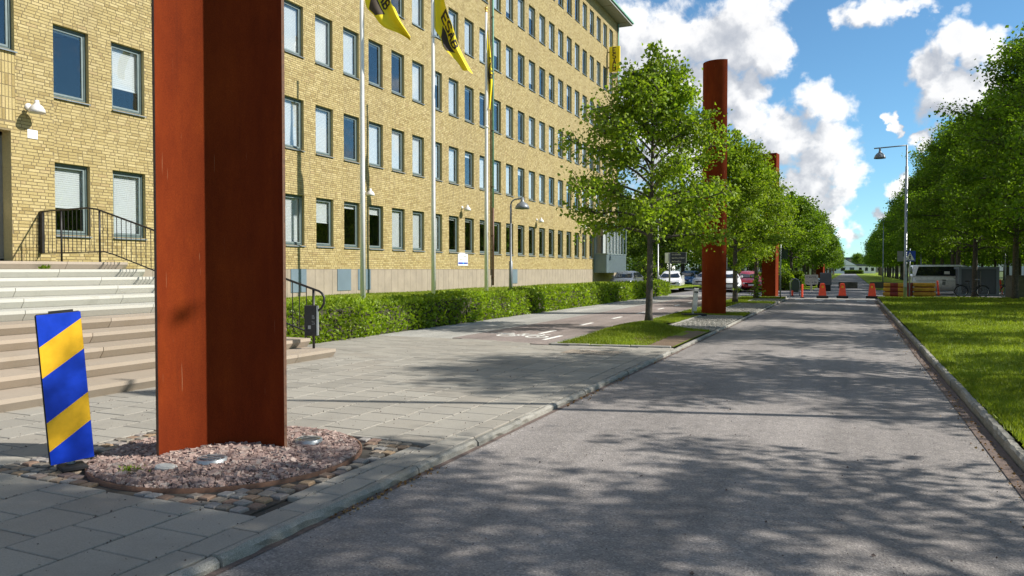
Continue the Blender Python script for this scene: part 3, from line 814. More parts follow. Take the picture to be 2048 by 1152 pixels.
# blinds: fraction drawn down, read row by row
BL = {(-5, 0): .62, (-4, 0): 1, (-5, 1): .04, (-4, 1): .66, (0, 0): 1, (1, 0): .5, (2, 0): .1, (3, 0): .18, (4, 0): 1, (5, 0): 1, (6, 0): 1,
      (0, 1): 1, (1, 1): 1, (2, 1): .05, (3, 1): 1, (4, 1): 1, (5, 1): 1, (6, 1): 1, (7, 1): 1, (8, 1): .12, (9, 1): 1, (10, 1): .9, (11, 1): 1, (12, 1): .2, (13, 1): 1, (14, 1): 1, (16, 1): .75,
      (0, 2): 1, (1, 2): 1, (2, 2): 1, (3, 2): .05, (4, 2): .05, (5, 2): 1, (6, 2): .3, (7, 2): 1, (8, 2): .06, (9, 2): .08, (10, 2): .1}
def make_windows():
    w, h = WIN_W, WIN_H
    def frame_mesh(w, h):
        m = MB(); a, b = -.155, -.095; t = .055
        m.box(a, b, 0, w, 0, t); m.box(a, b, 0, w, h-t, h); m.box(a, b, 0, t, t, h-t); m.box(a, b, w-t, w, t, h-t)
        # sash set inside the fixed frame
        a2, b2 = -.15, -.108; s = t+.012; u = .045
        m.box(a2, b2, s, w-s, s, s+u, 1); m.box(a2, b2, s, w-s, h-s-u, h-s, 1); m.box(a2, b2, s, s+u, s+u, h-s-u, 1); m.box(a2, b2, w-s-u, w-s, s+u, h-s-u, 1)
        return m
    def set_mats(me, *ms):
        for q in ms: me.materials.append(M[q])
        return me
    fm = set_mats(frame_mesh(w, h).mesh('window'), 'frame_green', 'frame_light')
    i = .105
    pm = MB().box(-.135, -.129, i, w-i, i, h-i).mesh('pane'); set_mats(pm, 'window_glass')
    rm = MB()   # brick reveal and dim room
    rm.quad((.004, 0, 0), (-.1, 0, 0), (-.1, 0, h), (.004, 0, h)); rm.quad((-.1, w, 0), (.004, w, 0), (.004, w, h), (-.1, w, h)); rm.quad((.004, 0, h), (-.1, 0, h), (-.1, w, h), (.004, w, h)); rm.quad((-.1, 0, 0), (.004, 0, 0), (.004, w, 0), (-.1, w, 0))
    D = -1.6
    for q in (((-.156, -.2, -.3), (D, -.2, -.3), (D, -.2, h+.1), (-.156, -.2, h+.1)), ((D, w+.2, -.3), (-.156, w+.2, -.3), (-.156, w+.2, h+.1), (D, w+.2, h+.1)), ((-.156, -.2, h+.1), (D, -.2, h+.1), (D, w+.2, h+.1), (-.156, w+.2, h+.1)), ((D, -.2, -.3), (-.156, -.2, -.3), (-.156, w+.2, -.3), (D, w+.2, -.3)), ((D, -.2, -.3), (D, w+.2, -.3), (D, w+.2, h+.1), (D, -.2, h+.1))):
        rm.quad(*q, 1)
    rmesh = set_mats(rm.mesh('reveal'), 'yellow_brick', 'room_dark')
    sm = MB(); sm.prism([(-.1, -.012, .004), (.062, -.012, -.034), (.062, -.012, -.058), (-.1, -.012, -.02)], (0, w+.024, 0)); smesh = set_mats(sm.mesh('sill'), 'sill_metal')
    bl = {}
    def blind(fr):
        fr = round(fr, 2)
        if fr not in bl:
            m = MB(); zt = h-.06; zb = h-.06-fr*(h-.13); n = max(1, int((zt-zb)/.05))
            for q in range(n):
                za = zt-(zt-zb)*(q+1)/n; zc = zt-(zt-zb)*q/n
                m.quad((-.196, .06, za), (-.196, w-.06, za), (-.203, w-.06, zc), (-.203, .06, zc))
            m.box(-.21, -.185, .06, w-.06, zb-.025, zb)
            bl[fr] = set_mats(m.mesh('blind'), 'blind_white')
        return bl[fr]
    rg = random.Random(11)
    for (y, z, r, k) in windows:
        o = obj('window', fm, bld, Vector((WX, y, z))-bo)
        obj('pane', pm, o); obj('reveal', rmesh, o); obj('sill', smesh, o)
        fr = BL.get((k, r))
        if fr is None:
            fr = .07 if r == 0 else rg.choice((1, 1, 1, 1, 1, .75, .06, .06, .35, .5, .9))
        obj('blind', blind(fr), o)
    # taller pane over the entrance
    y0, y1, z0, z1 = UPW
    f2 = set_mats(frame_mesh(y1-y0, z1-z0).mesh('window'), 'frame_green', 'frame_light')
    o = obj('window', f2, bld, Vector((EX, y0, z0))-bo)
    m = MB().box(-.135, -.129, i, y1-y0-i, i, z1-z0-i).build('pane', M['window_glass'], o)
    m = MB().box(-.9, -.6, 0, y1-y0, 0, z1-z0).build('interior', M['room_dark'], o)
    MB().box(-.2, -.195, .3, y1-y0-.35, .05, z1-z0).build('curtain', M['blind_white'], o)
    m = MB(); m.prism([(-.1, -.02, .004), (.07, -.02, -.034), (.07, -.02, -.06), (-.1, -.02, -.02)], (0, y1-y0+.05, 0)); m.build('sill', M['sill_metal'], o)
    m = MB(); wv = y1-y0
    m.quad((.004, wv, 0), (.004, wv, z1-z0), (-.1, wv, z1-z0), (-.1, wv, 0)); m.quad((.004, 0, z1-z0), (-.1, 0, z1-z0), (-.1, wv, z1-z0), (.004, wv, z1-z0)); m.build('reveal', M['yellow_brick'], o)
make_windows()
def building_extras():
    def part(mb, nm, m, par=None):
        return mb.build(nm, [M[q] for q in (m if isinstance(m, (list, tuple)) else [m])], par or bld, (0, 0, 0) if par else -bo)
    # concrete plinth: panels with open joints
    pl = part(MB().box(WX-.3, WX-.02, 12.0, WEND, -.2, PL-.002), 'plinth', 'joint_sand')
    hatch = [(20.98, 21.8), (23.59, 24.44), (24.9, 25.75), (39.85, 40.55)]
    y = 12.3
    me = MB().box(-.03, .012, .006, .494, 0, 1.3-.01).mesh('plinth_panel'); me.materials.append(M['plinth_concrete'])
    while y < WEND-.3:
        obj('plinth_panel', me, pl, (WX, y, PL-1.3+.001)); y += .5
    for a, b in hatch:
        part(MB().box(WX-.02, WX+.035, a, b, .80, PL-.006, 0, .006), 'plinth_hatch', 'hatch_blue')
    # door with glazing, aluminium frame, mid rail
    d0, d1, dz0, dz1 = DOOR
    dr = part(MB().box(EX-.42, EX-.30, d0, d1, dz0, dz0+.09).box(EX-.42, EX-.30, d0, d1, dz1-.09, dz1).box(EX-.42, EX-.30, d1-.09, d1, dz0, dz1).box(EX-.42, EX-.30, d1-1.25, d1-1.17, dz0, dz1).box(EX-.41, EX-.31, d0, d1, dz1-.72, dz1-.62), 'door', 'door_metal')
    part(MB().box(EX-.37, EX-.362, d0, d1-.09, dz0+.09, dz1-.09), 'door_glass', 'window_glass', dr)
    part(MB().box(EX-.345, EX-.325, d0, d1-.13, dz0+1.12, dz0+1.30), 'push_bar', 'lamp_white', dr)
    part(MB().box(EX-.324, EX-.318, d1-.36, d1-.28, dz0+1.19, dz0+1.25), 'red_label', 'tail_red', dr)
    part(MB().box(EX-2.4, EX-2.3, d0-.5, d1+.5, dz0-.1, dz1+.1).box(EX-2.4, EX-.45, d1+.02, d1+.05, dz0, dz1).box(EX-2.4, EX-.45, d0, d1, dz0-.05, dz0-.01), 'lobby', 'room_dark', dr)
    m = MB(); m.quad((EX+.004, d1, dz0), (EX+.004, d1, dz1), (EX-.42, d1, dz1), (EX-.42, d1, dz0)); m.quad((EX+.004, d0, dz1), (EX-.42, d0, dz1), (EX-.42, d1, dz1), (EX+.004, d1, dz1)); part(m, 'door_reveal', 'yellow_brick', dr)
    for q in range(3): part(MB().box(EX-1.0-.1*q, EX-.98-.1*q, d1-1.0, d1-.2, dz0+.5+.55*q, dz0+.54+.55*q), 'lobby_rail', 'galvanised', dr)
    # roof with wide eaves and a green gutter
    m = MB(); m.box(WX-16, WX+.95, 2, WEND+.95, WTOP-.02, WTOP+.22)
    rf = part(m, 'roof', 'eave_grey')
    m = MB().box(WX+.95, WX+1.05, 2, WEND+1.05, WTOP+.14, WTOP+.25).box(WX-16, WX+.95, WEND+.95, WEND+1.05, WTOP+.14, WTOP+.25)
    part(m, 'gutter', 'copper_green', rf)
    for q in range(14): part(MB().box(WX, WX+.95, 4+4.4*q, 4.03+4.4*q, WTOP-.035, WTOP-.02), 'soffit_joint', 'mortar', rf)
    # downpipes, copper turning brown at the foot
    for yy, zsw in ((37.12, 4.9), (61.15, 4.5)):
        dp = part(MB().tube([(WX+.09, yy, zsw), (WX+.09, yy, WTOP-.1)], .055, 8), 'downpipe', 'copper_green')
        part(MB().tube([(WX+.09, yy, .75), (WX+.09, yy, zsw)], .057, 8), 'pipe_foot', 'copper_brown', dp)
        part(MB().tube([(WX+.03, yy-.16, 1.3), (WX+.03, yy-.16, WTOP-.1)], .02, 6), 'cable', 'copper_brown', dp)
        for z in (1.2, 3.4, 6, 9, 12, 15, 18): part(MB().box(WX, WX+.15, yy-.065, yy+.065, z, z+.03), 'pipe_clamp', 'copper_brown', dp)
    # oriel at the far end
    x1 = WX+1.0; a, b = 55.0, 60.4; z0, zm, z1 = 1.36, 2.72, 4.95
    m = MB().box(WX, x1, a, b, z0, zm); orl = part(m, 'oriel', 'hatch_blue')
    m = MB()
    for q in range(19): m.box(x1-.01, x1+.03, a+.1+.28*q, a+.2+.28*q, z0+.03, zm-.06)
    part(m, 'ribbed_cladding', 'frame_light', orl)
    m = MB().box(WX, x1+.04, a-.04, b+.04, zm, zm+.09).box(WX, x1+.04, a-.04, b+.04, z1-.12, z1)
    for q in range(7): m.box(x1-.05, x1+.04, a+(b-a-.08)*q/6, a+(b-a-.08)*q/6+.08, zm, z1)
    m.box(WX+.02, WX+.12, a-.03, a+.03, zm, z1); part(m, 'oriel_frame', 'frame_light', orl)
    part(MB().box(x1-.02, x1-.012, a+.05, b-.05, zm+.09, z1-.12).box(WX+.1, x1, a-.005, a+.005, zm+.09, z1-.12), 'oriel_glass', 'window_glass', orl)
    part(MB().box(WX-.02, WX+.02, a, b, zm, z1).box(x1-.35, x1-.33, a+.2, b-.3, zm+.1, z1-.2), 'oriel_blind', 'blind_white', orl)
    part(MB().prism([(WX, a-.08, z1), (x1+.1, a-.08, z1), (WX, a-.08, z1+.3)], (0, b-a+.16, 0)), 'oriel_roof', 'copper_green', orl)
building_extras()
# ------------------------------------------------------------------ lettering
GL = {'E': [[(0, 0), (0, 1)], [(0, 0), (.6, 0)], [(0, .5), (.5, .5)], [(0, 1), (.6, 1)]],
      'S': [[(.6, .9), (.45, 1), (.15, 1), (0, .85), (0, .65), (.15, .53), (.45, .47), (.6, .35), (.6, .15), (.45, 0), (.15, 0), (0, .1)]],
      'A': [[(0, 0), (.33, 1), (.66, 0)], [(.12, .33), (.54, .33)]],
      'B': [[(0, 0), (0, 1), (.42, 1), (.56, .88), (.56, .62), (.42, .52), (0, .52)], [(.42, .52), (.62, .4), (.62, .12), (.46, 0), (0, 0)]],
      'P': [[(0, 0), (0, 1), (.45, 1), (.6, .88), (.6, .6), (.45, .48), (0, .48)]]}
def glyph_quads(text, h, th, gap=.3):
    """list of 4-point polygons in text space (x right, y up), height h"""
    out = []; x = 0
    for ch in text:
        if ch in GL:
            w = max(p[0] for st in GL[ch] for p in st)
            for st in GL[ch]:
                for a, b in zip(st, st[1:]):
                    a = Vector(((x+a[0])*h, a[1]*h)); b = Vector(((x+b[0])*h, b[1]*h)); d = (b-a); L = d.length; d /= L; n = Vector((-d.y, d.x))*th/2; e = d*th*.4
                    out.append([a-n-e, b-n+e, b+n+e, a+n-e])
            x += w+gap
        else: x += .5
    return out, (x-gap)*h
def scribble(mb, u0, u1, v, h, place, seed, mi=0):
    """a line of lettering too small to read: letter-sized strokes"""
    rg = random.Random(seed); u = u0
    while u < u1-h*.3:
        w = h*rg.uniform(.35, .6)
        if rg.random() < .14: u += h*.5; continue
        mb.poly([place(u, v), place(u+h*.13, v), place(u+h*.13, v+h*rg.uniform(.6, 1)), place(u, v+h*.9)], mi)
        k = rg.choice((.0, .4, .75)); mb.poly([place(u+h*.13, v+h*k), place(u+w, v+h*k), place(u+w, v+h*(k+.14)), place(u+h*.13, v+h*(k+.14))], mi)
        if rg.random() < .5: mb.poly([place(u+w-h*.12, v), place(u+w, v), place(u+w, v+h*.7), place(u+w-h*.12, v+h*.7)], mi)
        u += w+h*.2

# ------------------------------------------------------------------ rust pillars
def arc_pillar(name, chord_c, tvec, nvec, half, omega, H, label, th=.026):
    """curved plate: chord centre, unit vector along the chord, unit vector towards the back of the curve"""
    t = Vector((*tvec, 0)).normalized(); n = Vector((*nvec, 0)).normalized()
    Rr = half/math.sin(omega); root = empty(name, (chord_c[0], chord_c[1], 0), 0, label, 'pillar', 'rust steel pillars along the road')
    N = 40; mb = MB(); ring = []
    for i in range(N+1):
        a = -omega+2*omega*i/N
        for r in (Rr, Rr+th):
            p = n*(r*math.cos(a)-Rr*math.cos(omega))+t*(r*math.sin(a)); ring.append(p)
    vs = [p+Vector((0, 0, -.1)) for p in ring]+[p+Vector((0, 0, H)) for p in ring]; k = len(ring)
    fs = []; sm = []
    for i in range(N):
        a, b = 2*i, 2*i+2
        mb.add([vs[a], vs[b], vs[k+b], vs[k+a]], [(3, 2, 1, 0)], 0, True)
        mb.add([vs[a+1], vs[b+1], vs[k+b+1], vs[k+a+1]], [(0, 1, 2, 3)], 0, True)
        mb.add([vs[k+a], vs[k+b], vs[k+b+1], vs[k+a+1]], [(0, 1, 2, 3)], 1)
    # weld so that the shading is smooth
    me = mb.mesh('plate'); bm = bmesh.new(); bm.from_mesh(me); bmesh.ops.remove_doubles(bm, verts=bm.verts, dist=.0004); bm.to_mesh(me); bm.free()
    for e in me.edges: pass
    me.materials.append(M['corten_steel']); me.materials.append(M['rust_edge'])
    try: me.set_sharp_from_angle(angle=R(40))
    except Exception: pass
    obj('plate', me, root)
    for i in (0, N):
        e = MB(); a = 2*i
        e.add([vs[a], vs[a+1], vs[k+a+1], vs[k+a]], [(0, 1, 2, 3)]); e.build('plate_edge', M['rust_edge'], root)
    MB().box(-half*.9, half*.9, -.2, .2, -.12, -.02).build('base_plate', M['rust_edge'], root)
    return root
cr = Vector((.915, .4035)); cd = Vector((-.4035, .915))
b_ = R(15); tv = cr*math.cos(b_)+cd*math.sin(b_); nv = -cr*math.sin(b_)+cd*math.cos(b_)
L1 = Vector((-4.975, 4.365)); half1 = .475
cc = L1+tv*half1
arc_pillar('rust_pillar', cc, tv, nv, half1, R(54), 9.2, 'nearest tall rust brown curved steel plate standing in the gravel bed')
q_ = Vector((-.74, -.673)); arc_pillar('rust_pillar', (-4.12, 26.55), (-.673, .74), q_, .50, R(88), 8.55, 'tall round-fronted rust brown pillar rising behind the young tree')
def angle_pillar(x, y, H, w, label):
    root = empty('rust_pillar', (x, y, 0), 0, label, 'pillar', 'rust steel pillars along the road')
    d = Vector((x, y, 0)).normalized(); r = Vector((d.y, -d.x, 0)); a = R(12); th = .03
    A = (-r*math.cos(a)+d*math.sin(a)); B = (d*math.cos(a)+r*math.sin(a))
    z0, z1 = Vector((0, 0, -.1)), H
    m = MB(); p = [Vector((0, 0, -.1)), A*w+z0, A*w+B*th+z0, A*th+B*th+z0, B*w+A*th+z0, B*w+z0]
    m.prism(p, (0, 0, H+.1)); m.build('plate', M['corten_steel'], root)
    MB().box(-.55, .55, -.1, .5, 0, .14, 0, .02).build('base_stone', M['granite_grey'], root)
angle_pillar(-3.72, 44.0, 7.95, .74, 'third rust brown pillar, angled plate with a bright right face, before the crossing')
angle_pillar(-3.35, 112, 9.0, .9, 'distant rust brown pillar among the tree trunks left of the avenue')
def uplight(x, y, label, s=1.0, zz=.1):
    root = empty('ground_spotlight', (x, y, zz), 0, label, 'spotlight', 'spotlights sunk in the gravel bed')
    m = MB(); m.lathe([(.115*s, -.02), (.115*s, .028), (.105*s, .034), (.095*s, .028)], n=28); m.build('rim', M['galvanised'], root)
    MB().lathe([(.097*s, .026), (.06*s, .029), (.001, .03)], n=28).build('lens', M['window_glass'], root)
    MB().lathe([(.095*s, .004), (.001, .006)], n=28).build('reflector', M['sign_grey'], root)
    m = MB()
    for q in (-.05, 0, .05): m.box(-.09*s, .09*s, q-.006, q+.006, .031, .037)
    m.build('grille', M['galvanised'], root)
uplight(-4.47, 4.41, 'round glass spotlight in the gravel just in front of the nearest pillar', 1.0, .125)
uplight(-4.22, 5.25, 'round spotlight in the gravel behind the right edge of the nearest pillar', 1.0, .125)
uplight(-5.20, 4.85, 'round spotlight in the shaded gravel left of the nearest pillar', 1.0, .12)
st = MB(); st.lathe([(.001, .05), (.06, .045), (.10, .02), (.11, -.02), (.001, -.03)], n=11, sm=False)
tag(st.build('pale_stone', M['dirty_white'], None, (-4.62, 4.12, .135), (.5, .1, .6)), 'pale flat stone slab lying tilted in the gravel in front of the pillar', 'stone')
bpy.data.objects['pale_stone'].scale = (.8, .34, .5)
mo = MB()
for q in range(160):
    a = rnd.uniform(0, 6.28); l = rnd.uniform(.012, .03); p = Vector((-4.86+rnd.gauss(0, .05), 4.02+rnd.gauss(0, .035), .118)); d = Vector((math.cos(a), math.sin(a), rnd.uniform(.2, 1)))*l; s = Vector((-d.y, d.x, 0))*.4
    mo.add([p-s, p+s, p+d], [(0, 1, 2)])
tag(mo.build('moss_tuft', M['shrub_leaf']), 'small tuft of brownish green moss in the gravel by the steel ring', 'moss')

# ------------------------------------------------------------------ striped marker boards
def marker(loc, rz, tilt, label, w=.44, h=1.13, striped=True):
    root = empty('marker_board', loc, rz, label, 'marker board')
    ZB = .065 if striped else .15
    b = MB(); b.box(-w/2, w/2, 0, .045, ZB, ZB+h, 0, .012)
    bo_ = b.build('panel', M['rubber' if striped else 'dirty_white'], root); bo_.rotation_euler = (0, tilt, 0)
    if striped:
        # oblique bands of blue and yellow foil on the face
        def band(z0, z1, m):
            s = .62*w
            f = MB(); pts = []
            lo = [(-w/2, z0), (w/2, z0+s), (w/2, z1+s), (-w/2, z1)]
            # clip to the board
            def clip(poly, f_in, inter):
                out = []
                for i in range(len(poly)):
                    a, b2 = poly[i], poly[(i+1) % len(poly)]
                    if f_in(a): out.append(a)
                    if f_in(a) != f_in(b2): out.append(inter(a, b2))
                return out
            def cut(poly, zc, keep_above):
                return clip(poly, (lambda p: p[1] >= zc) if keep_above else (lambda p: p[1] <= zc), lambda a, b2: (a[0]+(b2[0]-a[0])*(zc-a[1])/(b2[1]-a[1]), zc))
            p = cut(cut(lo, ZB+.005, True), ZB-.005+h, False)
            if len(p) < 3: return
            k = .97
            f.prism([(x*k, -.0045, z) for x, z in p], (0, .004, 0)); f.build('stripe', M[m], bo_)
        z = .15-.72*w-.03; i = 0
        hs = [(-.30, -.02, 'marker_blue'), (-.02, .0, 'marker_blue')]
        seq = [('marker_blue', -.62, .17), ('sign_yellow', .17, .385), ('marker_blue', .385, .715), ('sign_yellow', .715, .945), ('marker_blue', .945, 1.7)]
        for m, z0, z1 in seq: band(z0, z1, m)
        MB().box(-.06, .10, .01, .03, ZB+h, ZB+.015+h).build('top_clip', M['black_iron'], bo_)
    else:
        MB().box(-.06, .06, -.004, 0, h, .05+h).build('slot', M['rubber'], bo_)
        m = MB(); scribble(m, -.05, .08, .7, .1, lambda u, v: (u, -.004, v), 4); m.build('marking', M['lamp_grey'], bo_)
    MB().lathe([(.03, .02), (.03, .2)], (0, .085, 0), 10).build('stem', M['galvanised'], root)
    if striped: MB().box(-.09, .09, -.05, .13, 0, .035, 0, .008).build('foot', M['rubber'], root)
    else: MB().box(-.36, .36, -.2, .2, 0, .07, 0, .01).build('foot', M['rubber'], root)
    return root
marker((-5.30, 3.88, .1), R(66), R(-4.2), 'blue and yellow striped marker board leaning beside the gravel bed', .297, 1.12)
marker((-4.62, 25.05, .1), R(35), R(6), 'plain cream backed marker board on a black foot before the round pillar', .17, .75, False)

# ------------------------------------------------------------------ railings
def railing(pts_top, drops, posts, name, label, th=.018, sub=None):
    pass
def stair_rail():
    def line(t):      # along the right end of the stairs, t = 0 at the wall, 1 at the foot
        return Vector((-17.28+(9.0)*t, 11.9-1.30*t, 0))
    root = empty('stair_railing', (-12.8, 11.2, .2), 0, 'black iron railing down the right side of the entrance stairs', 'railing'); o0 = Vector(root.location)
    T = .24                                             # where the slope begins
    zt = lambda t: 2.95 if t < T else 2.95-(t-T)/(1-T)*1.72
    zb = lambda t: 1.98 if t < T+.06 else 1.98-(t-T-.06)/(1-T-.06)*1.52
    tops = [line(t)+Vector((0, 0, zt(t))) for t in (0, .1, T-.02, T+.02, .4, .6, .8, 1.0)]
    e = line(1.0)
    d = (line(1)-line(0)).normalized()
    hook = [e+Vector((0, 0, zt(1)))+d*a+Vector((0, 0, b)) for a, b in ((.06, -.03), (.12, -.10), (.115, -.2), (.06, -.28), (-.02, -.33))]
    MB().tube(tops+hook, .02, 8).build('handrail', M['black_iron'], root, -o0)
    MB().tube([line(t)+Vector((0, 0, zb(t))) for t in (.0, .1, T+.05, T+.09, .6, .97)], .014, 6).build('lower_rail', M['black_iron'], root, -o0)
    for t in (.10, .27, .62, .985):
        zf = 1.72 if t < .33 else max(.2, .245+.151*math.floor((-8.05-line(t).x)/.6))
        p = line(t); MB().tube([p+Vector((0, 0, zf-.03)), p+Vector((0, 0, zt(t)))], .022, 8).build('post', M['black_iron'], root, -o0)
    n = 52
    for i in range(1, n):
        t = i/n*.985
        if min(abs(t-q) for q in (.10, .27, .62, .985)) < .008: continue
        p = line(t); MB().tube([p+Vector((0, 0, zb(t))), p+Vector((0, 0, zt(t)))], .0085, 5, cap=False).build('baluster', M['black_iron'], root, -o0)
    p = line(0); wp = MB().box(p.x-.02, p.x+.10, p.y-.03, p.y+.03, 1.98, 2.95); w = wp.build('wall_plate', M['black_iron'], root, -o0)
    for z in (2.1, 2.45, 2.8): MB().lathe([(.001, .012), (.012, .008), (.014, 0)], (p.x+.05, p.y-.03, z), 8, axis='Y').build('bolt', M['galvanised'], w)
    # cigarette bin strapped to the last post
    p = line(.985); bx = empty('cigarette_bin', (p.x+.03, p.y-.10, .47), R(28), 'slim black cigarette bin strapped to the foot post of the stair railing', 'bin')
    MB().box(-.11, .11, -.045, .06, 0, .52, 0, .01).build('case', M['black_iron'], bx)
    MB().box(.095, .115, -.05, .065, .01, .51).build('steel_side', M['galvanised'], bx)
    MB().box(-.10, .07, -.055, -.045, .06, .47).build('front_panel', M['rubber'], bx)
    m = MB(); m.box(-.045, .0, -.06, -.055, .12, .18); scribble(m, .2, .42, -.0, .05, lambda u, v: (.02+v, -.0565, u), 5); m.build('lettering', M['sign_grey'], bx)
stair_rail()

# ------------------------------------------------------------------ wall lamps, plaque, sign
def wall_lamp(x, y, z, label):
    root = empty('wall_lamp', (x, y, z), 0, label, 'wall lamp', 'bell shaped lamps on the brick wall')
    MB().lathe([(.001, .05), (.05, .05), (.085, .02), (.085, 0)], n=18, axis='X').build('wall_plate', M['lamp_white'], root)
    MB().tube([(.03, 0, -.02), (.12, 0, -.03), (.22, 0, .0), (.30, 0, .01)], .016, 8).build('arm', M['lamp_white'], root)
    h = MB(); h.lathe([(.001, .085), (.045, .085), (.05, .02), (.06, 0), (.12, -.05), (.165, -.13), (.18, -.2), (.172, -.2), (.15, -.12), (.05, -.03), (.001, -.02)], (.30, 0, .04), 20); h.build('bell_shade', M['lamp_white'], root)
    MB().lathe([(.001, -.10), (.045, -.085), (.05, -.04), (.001, -.02)], (.30, 0, .0), 12).build('bulb', M['dirty_white'], root)
wall_lamp(EX+.008, 11.66, 5.33, 'large white bell lamp on the brick wall beside the entrance door')
wall_lamp(WX+.008, 25.35, 4.66, 'white bell lamp on the brick wall seen just right of the first flagpole')
wall_lamp(WX+.008, 33.7, 4.66, 'white bell lamp on the brick wall above the white and blue sign')
wall_lamp(WX+.008, 43.55, 4.64, 'white bell lamp on the brick wall right of the curved street lamp')
wall_lamp(WX+.008, 52.0, 4.66, 'farthest white bell lamp on the brick wall, near the oriel')
pq = empty('wall_plaque', (EX+.006, 11.75, 4.72), 0, 'small white plaque under the lamp beside the entrance door', 'plaque')
MB().box(0, .01, -.12, .12, -.10, .10).build('plate', M['white_paint'], pq)
m = MB()
for v, h, s in ((.04, .03, 1), (.0, .03, 2), (-.05, .012, 3)): scribble(m, -.06, .07, v, h, lambda u, w: (.0115, u, w), s)
m.build('lettering', M['sign_grey'], pq)
ws = empty('wall_sign', (WX+.012, 33.75, 2.11), 0, 'white square sign with a blue stripe on the brick wall', 'sign')
MB().box(0, .02, -.53, .53, -.32, .32).build('board', M['white_paint'], ws)
MB().box(.02, .0225, -.50, .50, -.24, -.155).build('blue_stripe', M['sign_blue'], ws)
MB().box(.0226, .025, -.02, .10, -.24, -.155).build('light_blue_field', M['sign_cyan'], ws)
m = MB(); scribble(m, -.40, .40, .10, .085, lambda u, v: (.023, u, v), 21); scribble(m, -.30, .12, -.04, .085, lambda u, v: (.023, u, v), 22); scribble(m, .16, .44, -.22, .05, lambda u, v: (.0265, u, v), 23)
m.build('lettering', M['sign_grey'], ws)
# projecting company sign high on the far corner
es = empty('corner_sign', (WX+.05, 58.45, 18.1), 0, 'yellow upright company sign projecting from the top of the far building corner', 'sign')
MB().box(.10, .95, -.09, .09, -1.0, .95, 0, .02).build('sign_box', M['flag_yellow'], es)
m = MB(); q, wd = glyph_quads('ESAB', .42, .085, .35)
for i, ch in enumerate('ESAB'):
    gq, w_ = glyph_quads(ch, .36, .08)
    for pl in gq: m.poly([(.40+p.x, -.0925, .48-.46*i+p.y) for p in pl])
m.build('lettering', M['copper_brown'], es)
MB().box(0, .12, -.05, .05, .5, .6).box(0, .12, -.05, .05, -.7, -.6).build('bracket', M['copper_brown'], es)
MB().lathe([(.001, .03), (.24, .03), (.24, -.03), (.001, -.03)], (.52, 0, -1.32), 20, axis='Y').build('disc', M['dirty_white'], es)

# ------------------------------------------------------------------ flagpoles and flags
def flagpole(y, label):
    root = empty('flagpole', (-13.1, y, .45), 0, label, 'flagpole', 'white flagpoles on the lawn')
    MB().tube([(0, 0, 0), (0, 0, 4), (0, 0, 8), (0, 0, 11.2)], [.078, .072, .06, .045], 14).build('pole', M['white_paint'], root)
    MB().lathe([(.05, 0), (.06, .03), (.03, .06), (.065, .12), (.06, .18), (.001, .22)], (0, 0, 11.2), 12).build('finial', M['gold'], root)
    MB().lathe([(.066, 0), (.085, .01), (.085, .06), (.066, .09)], (0, 0, 9.05 if y < 24 else 6.7), 14).build('sliding_collar', M['white_paint'], root)
    MB().lathe([(.13, 0), (.13, .04), (.08, .10)], (0, 0, 0), 14).build('foot', M['galvanised'], root)
    MB().tube([(.085, .02, .5), (.08, .02, 10.9)], .004, 4).build('halyard', M['dirty_white'], root)
flagpole(18.8, 'white flagpole nearest the entrance stairs'); flagpole(22.97, 'middle white flagpole of three'); flagpole(27.15, 'third white flagpole, beside the downpipe')
